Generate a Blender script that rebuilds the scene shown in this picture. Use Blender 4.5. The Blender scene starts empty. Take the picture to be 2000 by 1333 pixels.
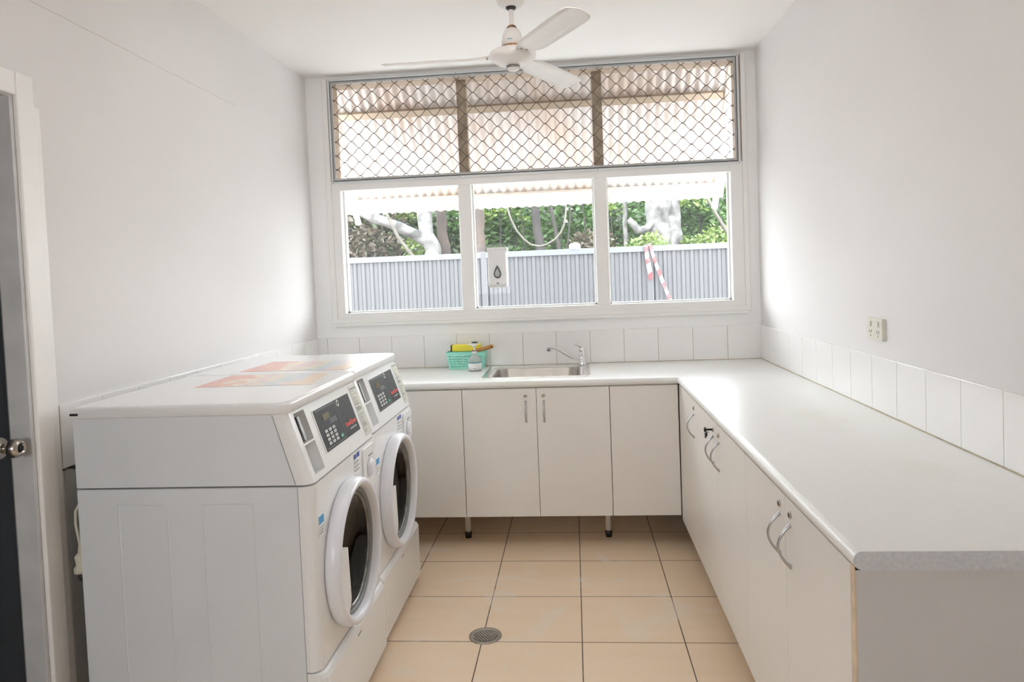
import bpy, math, random
from math import sin, cos, pi, radians, sqrt
from mathutils import Vector, Matrix, noise as mnoise

scene = bpy.context.scene
COL = scene.collection
random.seed(7)

# ------------------------------------------------------------------ camera
cam_d = bpy.data.cameras.new('camera')
cam = bpy.data.objects.new('camera', cam_d)
COL.objects.link(cam)
cam.location = (-1.11325, -4.36799, 1.45166)
cam.rotation_euler = (1.53060, 0.038706, 0.084825)
cam_d.sensor_fit = 'HORIZONTAL'
cam_d.sensor_width = 36.0
cam_d.lens = 1392.7 / 2000 * 36
cam_d.shift_x = 0.0
cam_d.shift_y = -0.0357
cam_d.clip_start = 0.02
cam_d.clip_end = 200
scene.camera = cam

# ------------------------------------------------------------------ world, sun, exposure
world = bpy.data.worlds.new('sky')
scene.world = world
world.use_nodes = True
wn = world.node_tree
bg = wn.nodes['Background']
tc = wn.nodes.new('ShaderNodeTexCoord')
sep = wn.nodes.new('ShaderNodeSeparateXYZ')
ramp = wn.nodes.new('ShaderNodeValToRGB')
wn.links.new(tc.outputs['Generated'], sep.inputs[0])
wn.links.new(sep.outputs['Z'], ramp.inputs[0])
wn.links.new(ramp.outputs[0], bg.inputs['Color'])
ramp.color_ramp.elements[0].position = 0.0
ramp.color_ramp.elements[0].color = (0.97, 0.985, 1.0, 1)
ramp.color_ramp.elements[1].position = 0.7
ramp.color_ramp.elements[1].color = (0.84, 0.92, 1.0, 1)
bg.inputs['Strength'].default_value = 15.5

sun_d = bpy.data.lights.new('sun', 'SUN')
sun_d.energy = 5.0
sun_d.angle = radians(6)
sun_d.color = (1.0, 0.96, 0.9)
sun = bpy.data.objects.new('sun', sun_d)
COL.objects.link(sun)
sun.rotation_euler = Vector((-0.30, -0.55, 0.85)).to_track_quat('Z', 'Y').to_euler()

scene.view_settings.view_transform = 'Standard'
scene.view_settings.look = 'None'
scene.view_settings.gamma = 1
scene.view_settings.use_curve_mapping = False
scene.view_settings.exposure = 0.25

scene.cycles.max_bounces = 12
scene.cycles.diffuse_bounces = 8
scene.cycles.glossy_bounces = 5
scene.cycles.transmission_bounces = 8
scene.cycles.transparent_max_bounces = 16
scene.cycles.sample_clamp_indirect = 6

def portal(name, loc, rot, sx, sy):
    d = bpy.data.lights.new(name, 'AREA')
    d.shape = 'RECTANGLE'
    d.size = sx
    d.size_y = sy
    d.cycles.is_portal = True
    o = bpy.data.objects.new(name, d)
    COL.objects.link(o)
    o.location = loc
    o.rotation_euler = rot
# daylight comes in by the window and by a fill-light opening added in the unseen rear wall
portal('window_portal', (-1.34, 0.14, 1.95), (radians(-90), 0, 0), 2.5, 1.52)
portal('rear_fill_portal', (-2.31, -5.72, 1.57), (radians(90), 0, 0), 0.62, 0.75)

# ------------------------------------------------------------------ materials
def mat(name, color, rough=0.5, metal=0.0, noise=0.0, nscale=8.0, bump=0.0, bscale=60.0,
        spec=0.5, emit=None, coat=0.0, trans=0.0, alpha=1.0, color2=None):
    m = bpy.data.materials.new(name)
    m.use_nodes = True
    nt = m.node_tree
    b = nt.nodes['Principled BSDF']
    b.inputs['Base Color'].default_value = (*color, 1)
    b.inputs['Roughness'].default_value = rough
    b.inputs['Metallic'].default_value = metal
    b.inputs['Specular IOR Level'].default_value = spec
    b.inputs['Coat Weight'].default_value = coat
    b.inputs['Transmission Weight'].default_value = trans
    b.inputs['Alpha'].default_value = alpha
    if noise or color2:
        tcn = nt.nodes.new('ShaderNodeTexCoord')
        n = nt.nodes.new('ShaderNodeTexNoise')
        n.inputs['Scale'].default_value = nscale
        n.inputs['Detail'].default_value = 5
        nt.links.new(tcn.outputs['Object'], n.inputs['Vector'])
        mx = nt.nodes.new('ShaderNodeMix')
        mx.data_type = 'RGBA'
        c2 = color2 if color2 else tuple(c * (1 - noise) for c in color)
        mx.inputs[6].default_value = (*color, 1)
        mx.inputs[7].default_value = (*c2, 1)
        rr = nt.nodes.new('ShaderNodeMapRange')
        rr.inputs['From Min'].default_value = 0.35
        rr.inputs['From Max'].default_value = 0.65
        nt.links.new(n.outputs['Fac'], rr.inputs['Value'])
        nt.links.new(rr.outputs[0], mx.inputs[0])
        nt.links.new(mx.outputs[2], b.inputs['Base Color'])
    if bump:
        tcn = nt.nodes.new('ShaderNodeTexCoord')
        n = nt.nodes.new('ShaderNodeTexNoise')
        n.inputs['Scale'].default_value = bscale
        nt.links.new(tcn.outputs['Object'], n.inputs['Vector'])
        bp = nt.nodes.new('ShaderNodeBump')
        bp.inputs['Strength'].default_value = bump
        bp.inputs['Distance'].default_value = 0.002
        nt.links.new(n.outputs['Fac'], bp.inputs['Height'])
        nt.links.new(bp.outputs[0], b.inputs['Normal'])
    return m

def gnode(nt, kind, **kw):
    n = nt.nodes.new(kind)
    for k, v in kw.items():
        setattr(n, k, v)
    return n

def math_node(nt, op, a, b=None, c=None):
    n = nt.nodes.new('ShaderNodeMath')
    n.operation = op
    for i, v in enumerate((a, b, c)):
        if v is None:
            continue
        if isinstance(v, (int, float)):
            n.inputs[i].default_value = v
        else:
            nt.links.new(v, n.inputs[i])
    return n.outputs[0]

M = {}
M['wall_back'] = mat('wall_paint_lightened', (0.89, 0.89, 0.885), 0.5, noise=0.02, nscale=2)  # same paint as the other walls, lightened in place of bounced light
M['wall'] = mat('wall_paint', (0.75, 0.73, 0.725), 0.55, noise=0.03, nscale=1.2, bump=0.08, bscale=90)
M['ceiling'] = mat('ceiling_paint', (0.89, 0.87, 0.85), 0.75, noise=0.02, nscale=1.0)
M['trim'] = mat('trim_paint', (0.86, 0.85, 0.83), 0.35, noise=0.03, nscale=5)
M['jamb'] = mat('shaded_jamb_paint', (0.60, 0.60, 0.60), 0.4, noise=0.12, nscale=9)  # shade put into the colour: the jamb faces away from the window
M['tile'] = mat('white_glazed_tile', (0.87, 0.86, 0.85), 0.10, noise=0.02, nscale=3)
M['grout'] = mat('tile_grout', (0.50, 0.46, 0.40), 0.9, noise=0.2, nscale=30)
M['alu'] = mat('painted_grey_metal', (0.45, 0.45, 0.44), 0.45, 0.4, noise=0.15, nscale=20)
M['white_alu'] = mat('white_metal_trim', (0.74, 0.77, 0.78), 0.35, 0.1)
M['gasket'] = mat('dark_gasket', (0.06, 0.06, 0.065), 0.6)
M['grille'] = mat('bronze_grille', (0.13, 0.10, 0.08), 0.5, 0.5)
M['old_wood'] = mat('weathered_timber', (0.38, 0.31, 0.23), 0.75, color2=(0.24, 0.19, 0.14), nscale=14)
M['door_dark'] = mat('navy_black_door', (0.012, 0.018, 0.026), 0.35, noise=0.3, nscale=6)
M['steel'] = mat('brushed_steel', (0.44, 0.41, 0.37), 0.36, 1.0, noise=0.15, nscale=12)
M['chrome'] = mat('chrome', (0.80, 0.80, 0.81), 0.10, 1.0)
M['dim_chrome'] = mat('darkened_chrome', (0.48, 0.48, 0.49), 0.22, 1.0)  # handle chrome, its dim reflections darkened into the colour
M['rim_steel'] = mat('sheen_lightened_rim', (0.80, 0.79, 0.77), 0.2, 1.0)  # same steel as the bowl, lightened to paint in the window's reflection
M['knob_steel'] = mat('worn_steel', (0.55, 0.51, 0.46), 0.22, 1.0, noise=0.2, nscale=30)
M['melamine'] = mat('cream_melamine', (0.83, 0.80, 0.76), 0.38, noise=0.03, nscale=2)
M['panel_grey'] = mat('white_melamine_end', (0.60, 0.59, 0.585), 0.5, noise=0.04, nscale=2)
M['edge_peach'] = mat('raw_edge_strip', (0.78, 0.62, 0.45), 0.6, noise=0.2, nscale=20)
M['dark_gap'] = mat('dark_broken_edge', (0.10, 0.09, 0.08), 0.8)  # dark tone of the broken tile edge
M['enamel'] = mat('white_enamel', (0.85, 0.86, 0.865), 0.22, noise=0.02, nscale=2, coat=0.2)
M['enamel_side_shaded'] = mat('enamel_side_shaded', (0.745, 0.775, 0.805), 0.35, noise=0.04, nscale=3)  # white enamel with the bluish rear light and shade tinted into it
M['plastic_w'] = mat('white_plastic', (0.80, 0.80, 0.80), 0.35)
M['plastic_b'] = mat('bluish_white_plastic', (0.79, 0.80, 0.85), 0.3)
M['panel_blk'] = mat('charcoal_panel', (0.030, 0.030, 0.029), 0.5, spec=0.15)
M['display'] = mat('amber_display', (0.10, 0.075, 0.02), 0.2)
M['key'] = mat('grey_key', (0.55, 0.55, 0.55), 0.4)
M['green'] = mat('green_key', (0.0, 0.30, 0.17), 0.4)
M['red'] = mat('red_print', (0.75, 0.05, 0.03), 0.5)
M['grey_print'] = mat('grey_print', (0.30, 0.32, 0.33), 0.5)
M['sheet'] = mat('khaki_instruction_sheet', (0.52, 0.51, 0.43), 0.5, noise=0.06, nscale=20)
M['ink'] = mat('dark_ink', (0.10, 0.10, 0.08), 0.6)
M['blue_print'] = mat('blue_print', (0.03, 0.07, 0.35), 0.5)
M['teal_print'] = mat('light_blue_print', (0.05, 0.30, 0.60), 0.5)
M['dark_steel'] = mat('dark_drum_metal', (0.10, 0.09, 0.085), 0.35, 0.9, noise=0.4, nscale=10)
M['rubber'] = mat('grey_rubber', (0.22, 0.23, 0.23), 0.45)
M['black'] = mat('black_plastic', (0.015, 0.015, 0.016), 0.4)
M['rust'] = mat('rusty_metal', (0.42, 0.20, 0.07), 0.8, color2=(0.12, 0.06, 0.04), nscale=40)
M['fan_white'] = mat('fan_cream', (0.80, 0.765, 0.73), 0.4, noise=0.05, nscale=6)
M['grey_metal'] = mat('coin_mech_metal', (0.30, 0.30, 0.29), 0.35, 0.8, noise=0.4, nscale=30)
M['outlet'] = mat('cream_outlet_plastic', (0.70, 0.69, 0.60), 0.35)
M['teal'] = mat('mint_plastic', (0.36, 0.84, 0.71), 0.35)
M['yellow'] = mat('yellow_wrap', (0.86, 0.74, 0.04), 0.35, noise=0.06, nscale=15)
M['wood'] = mat('handle_wood', (0.55, 0.29, 0.09), 0.5, color2=(0.40, 0.19, 0.05), nscale=25)
M['label_w'] = mat('white_label', (0.80, 0.81, 0.80), 0.5)
M['teal_line'] = mat('teal_label_band', (0.05, 0.32, 0.35), 0.5)
M['cord_w'] = mat('ivory_cord', (0.66, 0.63, 0.52), 0.45)
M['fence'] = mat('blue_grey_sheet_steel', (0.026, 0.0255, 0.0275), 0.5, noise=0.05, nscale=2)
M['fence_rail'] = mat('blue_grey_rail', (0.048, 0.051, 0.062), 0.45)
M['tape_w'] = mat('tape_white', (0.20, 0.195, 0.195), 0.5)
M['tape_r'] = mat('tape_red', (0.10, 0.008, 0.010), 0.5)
M['cream_timber'] = mat('cream_purlin', (0.30, 0.235, 0.17), 0.6, noise=0.1, nscale=10)
M['cream_light'] = mat('cream_bracket', (0.80, 0.74, 0.64), 0.6)
M['eave'] = mat('eave_lining', (0.62, 0.50, 0.38), 0.8, noise=0.2, nscale=5)
M['concrete'] = mat('grey_concrete', (0.22, 0.215, 0.205), 0.9, noise=0.2, nscale=3)
M['soil'] = mat('leaf_litter', (0.12, 0.09, 0.055), 0.95, noise=0.4, nscale=6)
M['bark_pale'] = mat('pale_lichen_bark', (0.12, 0.115, 0.11), 0.9, color2=(0.03, 0.028, 0.026), nscale=5, bump=0.8, bscale=14)
M['bark_red'] = mat('pinkish_bark', (0.055, 0.038, 0.031), 0.9, color2=(0.035, 0.026, 0.022), nscale=6, bump=0.5, bscale=20)
M['bark_dark'] = mat('dark_bark', (0.022, 0.018, 0.016), 0.9, noise=0.4, nscale=6)
M['vine'] = mat('pale_vine', (0.06, 0.052, 0.04), 0.8, noise=0.3, nscale=10)
M['soap_grey'] = mat('smoked_window', (0.10, 0.10, 0.09), 0.2)

def make_leaf(name, c1, c2):
    m = bpy.data.materials.new(name)
    m.use_nodes = True
    nt = m.node_tree
    out = nt.nodes['Material Output']
    b = nt.nodes['Principled BSDF']
    b.inputs['Roughness'].default_value = 0.5
    t = nt.nodes.new('ShaderNodeBsdfTranslucent')
    geo = nt.nodes.new('ShaderNodeNewGeometry')
    tcn = nt.nodes.new('ShaderNodeTexCoord')
    n = nt.nodes.new('ShaderNodeTexNoise')
    n.inputs['Scale'].default_value = 1.6
    nt.links.new(tcn.outputs['Object'], n.inputs['Vector'])
    s = math_node(nt, 'ADD', math_node(nt, 'MULTIPLY', geo.outputs['Random Per Island'], 0.5),
                  math_node(nt, 'MULTIPLY', math_node(nt, 'SUBTRACT', n.outputs['Fac'], 0.25), 1.0))
    mx = nt.nodes.new('ShaderNodeMix')
    mx.data_type = 'RGBA'
    mx.inputs[6].default_value = (*c1, 1)
    mx.inputs[7].default_value = (*c2, 1)
    nt.links.new(s, mx.inputs[0])
    nt.links.new(mx.outputs[2], b.inputs['Base Color'])
    nt.links.new(mx.outputs[2], t.inputs['Color'])
    ms = nt.nodes.new('ShaderNodeMixShader')
    ms.inputs[0].default_value = 0.35
    nt.links.new(b.outputs[0], ms.inputs[1])
    nt.links.new(t.outputs[0], ms.inputs[2])
    nt.links.new(ms.outputs[0], out.inputs['Surface'])
    return m
M['leaf_dark'] = make_leaf('dark_leaf', (0.0208, 0.0337, 0.0135), (0.0595, 0.0852, 0.0347))  # leaf colours lightened and greyed to carry the haze of the view
M['leaf_green'] = make_leaf('green_leaf', (0.0239, 0.0560, 0.0146), (0.0769, 0.1412, 0.0349))
M['leaf_lime'] = make_leaf('lime_leaf', (0.0611, 0.1123, 0.0229), (0.1548, 0.1970, 0.0523))
M['leaf_brown'] = make_leaf('dry_leaf', (0.0462, 0.0356, 0.0258), (0.1111, 0.0907, 0.0622))

def make_floor():
    m = bpy.data.materials.new('peach_floor_tiles')
    m.use_nodes = True
    nt = m.node_tree
    b = nt.nodes['Principled BSDF']
    tcn = nt.nodes.new('ShaderNodeTexCoord')
    sp = nt.nodes.new('ShaderNodeSeparateXYZ')
    nt.links.new(tcn.outputs['Object'], sp.inputs[0])
    P = 0.3987
    def line(sock, off):
        v = math_node(nt, 'DIVIDE', math_node(nt, 'ADD', sock, off + 40 * P), P)
        fr = math_node(nt, 'FRACT', v)
        d = math_node(nt, 'ABSOLUTE', math_node(nt, 'SUBTRACT', fr, 0.5))
        return math_node(nt, 'GREATER_THAN', d, 0.5 - 0.0022 / P), math_node(nt, 'FLOOR', v)
    lx, cx = line(sp.outputs['X'], 1.1264)
    ly, cy = line(sp.outputs['Y'], 0.4127)
    g = math_node(nt, 'MAXIMUM', lx, ly)
    cell = math_node(nt, 'ADD', math_node(nt, 'MULTIPLY', cx, 12.9898), math_node(nt, 'MULTIPLY', cy, 78.233))
    rnd = math_node(nt, 'FRACT', math_node(nt, 'MULTIPLY', math_node(nt, 'SINE', cell), 43758.5))
    mp = nt.nodes.new('ShaderNodeMapping')
    mp.inputs['Scale'].default_value = (1.2, 9.0, 1)
    nt.links.new(tcn.outputs['Object'], mp.inputs[0])
    n = nt.nodes.new('ShaderNodeTexNoise')
    n.inputs['Scale'].default_value = 2.0
    n.inputs['Detail'].default_value = 6
    nt.links.new(mp.outputs[0], n.inputs['Vector'])
    mx = nt.nodes.new('ShaderNodeMix')
    mx.data_type = 'RGBA'
    mx.inputs[6].default_value = (0.91, 0.75, 0.57, 1)
    mx.inputs[7].default_value = (0.86, 0.67, 0.47, 1)
    f = math_node(nt, 'ADD', math_node(nt, 'MULTIPLY', n.outputs['Fac'], 0.9), math_node(nt, 'MULTIPLY', rnd, 0.15))
    nt.links.new(f, mx.inputs[0])
    mg = nt.nodes.new('ShaderNodeMix')
    mg.data_type = 'RGBA'
    mg.inputs[7].default_value = (0.10, 0.075, 0.055, 1)
    nt.links.new(g, mg.inputs[0])
    nt.links.new(mx.outputs[2], mg.inputs[6])
    # dried smears of cleaning water
    n2 = nt.nodes.new('ShaderNodeTexNoise')
    n2.inputs['Scale'].default_value = 2.3
    n2.inputs['Detail'].default_value = 2
    n2.inputs['Distortion'].default_value = 2.2
    nt.links.new(tcn.outputs['Object'], n2.inputs['Vector'])
    sm = nt.nodes.new('ShaderNodeMapRange')
    sm.inputs['From Min'].default_value = 0.60
    sm.inputs['From Max'].default_value = 0.72
    sm.inputs['To Max'].default_value = 0.45
    nt.links.new(n2.outputs['Fac'], sm.inputs['Value'])
    ms = nt.nodes.new('ShaderNodeMix')
    ms.data_type = 'RGBA'
    ms.inputs[7].default_value = (0.85, 0.78, 0.70, 1)
    nt.links.new(sm.outputs[0], ms.inputs[0])
    nt.links.new(mg.outputs[2], ms.inputs[6])
    nt.links.new(ms.outputs[2], b.inputs['Base Color'])
    r = math_node(nt, 'ADD', math_node(nt, 'MULTIPLY', g, 0.5), math_node(nt, 'MULTIPLY', n2.outputs['Fac'], 0.35))
    nt.links.new(r, b.inputs['Roughness'])
    bp = nt.nodes.new('ShaderNodeBump')
    bp.inputs['Strength'].default_value = 0.5
    bp.inputs['Distance'].default_value = 0.002
    bp.invert = True
    nt.links.new(g, bp.inputs['Height'])
    nt.links.new(bp.outputs[0], b.inputs['Normal'])
    return m
M['floor'] = make_floor()

def make_counter():
    m = bpy.data.materials.new('speckled_pale_laminate')
    m.use_nodes = True
    nt = m.node_tree
    b = nt.nodes['Principled BSDF']
    b.inputs['Roughness'].default_value = 0.33
    tcn = nt.nodes.new('ShaderNodeTexCoord')
    n = nt.nodes.new('ShaderNodeTexNoise')
    n.inputs['Scale'].default_value = 260
    nt.links.new(tcn.outputs['Object'], n.inputs['Vector'])
    mx = nt.nodes.new('ShaderNodeMix')
    mx.data_type = 'RGBA'
    mx.inputs[6].default_value = (0.84, 0.84, 0.825, 1)
    mx.inputs[7].default_value = (0.77, 0.77, 0.755, 1)
    nt.links.new(n.outputs['Fac'], mx.inputs[0])
    n2 = nt.nodes.new('ShaderNodeTexNoise')
    n2.inputs['Scale'].default_value = 2.1
    n2.inputs['Detail'].default_value = 3
    nt.links.new(tcn.outputs['Object'], n2.inputs['Vector'])
    rr = nt.nodes.new('ShaderNodeMapRange')
    rr.inputs['From Min'].default_value = 0.55
    rr.inputs['From Max'].default_value = 0.72
    rr.inputs['To Max'].default_value = 0.35
    nt.links.new(n2.outputs['Fac'], rr.inputs['Value'])
    my = nt.nodes.new('ShaderNodeMix')
    my.data_type = 'RGBA'
    my.inputs[7].default_value = (0.68, 0.67, 0.50, 1)
    nt.links.new(rr.outputs[0], my.inputs[0])
    nt.links.new(mx.outputs[2], my.inputs[6])
    nt.links.new(my.outputs[2], b.inputs['Base Color'])
    return m
M['counter'] = make_counter()
M['counter_end'] = mat('grey_speckled_end_strip', (0.62, 0.635, 0.66), 0.5, noise=0.12, nscale=150)

def make_glass(name, tint, haze, hazecol=(0.9, 0.9, 0.9), gloss=1.0):
    m = bpy.data.materials.new(name)
    m.use_nodes = True
    nt = m.node_tree
    out = nt.nodes['Material Output']
    nt.nodes.remove(nt.nodes['Principled BSDF'])
    tr = nt.nodes.new('ShaderNodeBsdfTransparent')
    tr.inputs['Color'].default_value = (*tint, 1)
    gl = nt.nodes.new('ShaderNodeBsdfGlossy')
    gl.inputs['Roughness'].default_value = 0.03
    fr = nt.nodes.new('ShaderNodeFresnel')
    fr.inputs['IOR'].default_value = 1.45
    f = math_node(nt, 'MULTIPLY', fr.outputs[0], gloss)
    ms = nt.nodes.new('ShaderNodeMixShader')
    nt.links.new(f, ms.inputs[0])
    nt.links.new(tr.outputs[0], ms.inputs[1])
    nt.links.new(gl.outputs[0], ms.inputs[2])
    last = ms.outputs[0]
    if haze:
        tl = nt.nodes.new('ShaderNodeBsdfTranslucent')
        tl.inputs['Color'].default_value = (*hazecol, 1)
        m2 = nt.nodes.new('ShaderNodeMixShader')
        m2.inputs[0].default_value = haze
        nt.links.new(last, m2.inputs[1])
        nt.links.new(tl.outputs[0], m2.inputs[2])
        last = m2.outputs[0]
    nt.links.new(last, out.inputs['Surface'])
    return m
M['glass'] = make_glass('veiled_window_glass', (0.97, 0.98, 0.98), 0.012, gloss=0.10)  # translucent white mixed in as a veil of glare
M['door_glass'] = make_glass('dark_porthole_glass', (0.34, 0.33, 0.32), 0.0, gloss=1.0)
M['bottle'] = make_glass('clear_bottle_plastic', (0.92, 0.95, 0.97), 0.55)

def make_awning():
    m = bpy.data.materials.new('translucent_awning_sheet')
    m.use_nodes = True
    nt = m.node_tree
    out = nt.nodes['Material Output']
    b = nt.nodes['Principled BSDF']
    b.inputs['Roughness'].default_value = 0.5
    tl = nt.nodes.new('ShaderNodeBsdfTranslucent')
    tcn = nt.nodes.new('ShaderNodeTexCoord')
    n = nt.nodes.new('ShaderNodeTexNoise')
    n.inputs['Scale'].default_value = 3.0
    n.inputs['Detail'].default_value = 5
    nt.links.new(tcn.outputs['Object'], n.inputs['Vector'])
    mr = nt.nodes.new('ShaderNodeMapRange')
    mr.inputs['From Min'].default_value = 0.42
    mr.inputs['From Max'].default_value = 0.68
    nt.links.new(n.outputs['Fac'], mr.inputs['Value'])
    mx = nt.nodes.new('ShaderNodeMix')
    mx.data_type = 'RGBA'
    mx.inputs[6].default_value = (0.52, 0.485, 0.46, 1)
    mx.inputs[7].default_value = (0.50, 0.42, 0.36, 1)
    nt.links.new(mr.outputs[0], mx.inputs[0])
    nt.links.new(mx.outputs[2], b.inputs['Base Color'])
    nt.links.new(mx.outputs[2], tl.inputs['Color'])
    ms = nt.nodes.new('ShaderNodeMixShader')
    ms.inputs[0].default_value = 0.26
    nt.links.new(b.outputs[0], ms.inputs[1])
    nt.links.new(tl.outputs[0], ms.inputs[2])
    nt.links.new(ms.outputs[0], out.inputs['Surface'])
    return m
M['awning'] = make_awning()

def make_poster(name, seed):
    m = bpy.data.materials.new(name)
    m.use_nodes = True
    nt = m.node_tree
    b = nt.nodes['Principled BSDF']
    b.inputs['Roughness'].default_value = 0.25
    tcn = nt.nodes.new('ShaderNodeTexCoord')
    sp = nt.nodes.new('ShaderNodeSeparateXYZ')
    nt.links.new(tcn.outputs['Generated'], sp.inputs[0])
    n = nt.nodes.new('ShaderNodeTexNoise')
    n.inputs['Scale'].default_value = 5.5
    n.noise_dimensions = '4D'
    n.inputs['W'].default_value = seed
    nt.links.new(tcn.outputs['Generated'], n.inputs['Vector'])
    x = math_node(nt, 'ADD', sp.outputs['X'], math_node(nt, 'MULTIPLY', math_node(nt, 'SUBTRACT', n.outputs['Fac'], 0.5), 0.55))
    r = nt.nodes.new('ShaderNodeValToRGB')
    cr = r.color_ramp
    cr.interpolation = 'LINEAR'
    cols = [(0.0, (0.74, 0.37, 0.33)), (0.22, (0.80, 0.45, 0.35)), (0.30, (0.81, 0.71, 0.53)), (0.45, (0.74, 0.58, 0.58)),
            (0.56, (0.80, 0.73, 0.55)), (0.66, (0.55, 0.68, 0.70)), (0.76, (0.70, 0.67, 0.74)), (0.86, (0.84, 0.66, 0.48)), (1.0, (0.84, 0.73, 0.58))]  # print colours whitened, the reflected sheen painted in
    while len(cr.elements) < len(cols):
        cr.elements.new(0.5)
    for e, (p, c) in zip(cr.elements, cols):
        e.position = p
        e.color = (*c, 1)
    nt.links.new(x, r.inputs[0])
    nt.links.new(r.outputs[0], b.inputs['Base Color'])
    return m
M['poster_a'] = make_poster('orange_poster_print', 1.3)
M['poster_b'] = make_poster('pink_poster_print', 4.7)

# ------------------------------------------------------------------ mesh helpers
class MB:
    def __init__(self):
        self.v = []; self.f = []; self.mi = []; self.sm = []
    def add(self, vs, fs, smooth=False, mi=0):
        o = len(self.v)
        self.v += [tuple(p) for p in vs]
        for q in fs:
            self.f.append(tuple(i + o for i in q)); self.mi.append(mi); self.sm.append(smooth)
        return self
    def box(self, x0, x1, y0, y1, z0, z1, mi=0):
        vs = [(x0, y0, z0), (x1, y0, z0), (x1, y1, z0), (x0, y1, z0), (x0, y0, z1), (x1, y0, z1), (x1, y1, z1), (x0, y1, z1)]
        return self.add(vs, [(0, 3, 2, 1), (4, 5, 6, 7), (0, 1, 5, 4), (1, 2, 6, 5), (2, 3, 7, 6), (3, 0, 4, 7)], False, mi)
    def loft(self, rings, cap=True, smooth=False, closed=True, mi=0, skip=()):
        n = len(rings[0])
        vs = [p for r in rings for p in r]
        fs = []
        for i in range(len(rings) - 1):
            for j in range(n if closed else n - 1):
                if j in skip:
                    continue
                k = (j + 1) % n
                fs.append((i * n + j, i * n + k, (i + 1) * n + k, (i + 1) * n + j))
        self.add(vs, fs, smooth, mi)
        if cap:
            self.add(rings[0], [tuple(reversed(range(n)))], False, mi)
            self.add(rings[-1], [tuple(range(n))], False, mi)
        return self
    def tube(self, pts, r, seg=10, cap=True, mi=0):
        pts = [Vector(p) for p in pts]
        rs = r if isinstance(r, (list, tuple)) else [r] * len(pts)
        rings = []
        up = None
        for i, p in enumerate(pts):
            d = (pts[min(i + 1, len(pts) - 1)] - pts[max(i - 1, 0)])
            d.normalize()
            if up is None:
                a = Vector((0, 0, 1)) if abs(d.z) < 0.9 else Vector((1, 0, 0))
                up = d.cross(a).normalized()
            else:
                up = (up - d * up.dot(d))
                up.normalize()
            w = d.cross(up)
            rings.append([tuple(p + (up * cos(2 * pi * k / seg) + w * sin(2 * pi * k / seg)) * rs[i]) for k in range(seg)])
        return self.loft(rings, cap, True, mi=mi)
    def lathe(self, prof, o=(0, 0, 0), axis='z', seg=40, smooth=True, mi=0, cap=False):
        # prof: list of (radius, height)
        rings = []
        for r, h in prof:
            ring = []
            for k in range(seg):
                a = 2 * pi * k / seg
                c, s = r * cos(a), r * sin(a)
                if axis == 'z': p = (o[0] + c, o[1] + s, o[2] + h)
                elif axis == 'x': p = (o[0] + h, o[1] + c, o[2] + s)
                else: p = (o[0] + s, o[1] + h, o[2] + c)
                ring.append(p)
            rings.append(ring)
        return self.loft(rings, cap, smooth, mi=mi)
    def build(self, name, mats, parent=None, bevel=0.0, bseg=2, solid=0.0, loc=None):
        me = bpy.data.meshes.new(name)
        me.from_pydata(self.v, [], self.f)
        if not isinstance(mats, (list, tuple)):
            mats = [mats]
        for m in mats:
            me.materials.append(m)
        me.polygons.foreach_set('material_index', self.mi)
        me.polygons.foreach_set('use_smooth', self.sm)
        me.update()
        o = bpy.data.objects.new(name, me)
        COL.objects.link(o)
        if parent is not None:
            o.parent = parent
        if loc is not None:
            o.location = loc
        if solid:
            s = o.modifiers.new('thick', 'SOLIDIFY')
            s.thickness = solid
            s.offset = 0
        if bevel:
            b = o.modifiers.new('bevel', 'BEVEL')
            b.width = bevel
            b.segments = bseg
            b.limit_method = 'ANGLE'
            b.angle_limit = radians(40)
            b.harden_normals = False
        return o

def box(x0, x1, y0, y1, z0, z1):
    return MB().box(x0, x1, y0, y1, z0, z1)

def tag(o, label, cat, group=None, kind=None):
    o['label'] = label
    o['category'] = cat
    if group: o['group'] = group
    if kind: o['kind'] = kind
    return o

def struct(o):
    o['kind'] = 'structure'
    return o

def thing(name, label, cat, loc=(0, 0, 0), group=None):
    o = bpy.data.objects.new(name, None)
    o.empty_display_size = 0.1
    COL.objects.link(o)
    o.location = loc
    return tag(o, label, cat, group)

def rebase(o, loc):
    """put a mesh thing's origin at its base, mesh built in world coordinates"""
    L = Vector(loc)
    o.data.transform(Matrix.Translation(-L))
    o.location = L
    return o

def rrect(x0, x1, y0, y1, r, n=6, z=0.0):
    pts = []
    rs = r if isinstance(r, (list, tuple)) else [r] * 4
    for (cx, cy, a0), rr in zip([(x1, y0, -90), (x1, y1, 0), (x0, y1, 90), (x0, y0, 180)], rs):
        sx = 1 if cx == x1 else -1
        sy = 1 if cy == y1 else -1
        for k in range(n + 1):
            a = radians(a0 + 90 * k / n)
            pts.append((cx - sx * rr + rr * cos(a), cy - sy * rr + rr * sin(a), z))
    return pts

def text_mesh(name, body, size, mt, parent, matrix, extrude=0.0004, bold=False):
    c = bpy.data.curves.new(name, 'FONT')
    c.body = body
    c.size = size
    c.extrude = extrude
    c.align_x = 'CENTER'
    c.align_y = 'CENTER'
    if bold: c.offset = size * 0.02
    t = bpy.data.objects.new(name, c)
    COL.objects.link(t)
    dg = bpy.context.evaluated_depsgraph_get()
    me = bpy.data.meshes.new_from_object(t.evaluated_get(dg))
    bpy.data.objects.remove(t)
    me.transform(matrix)
    me.materials.clear()
    me.materials.append(mt)
    o = bpy.data.objects.new(name, me)
    COL.objects.link(o)
    o.parent = parent
    return o

W = 2.731; H = 2.727; YR = -5.70
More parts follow.
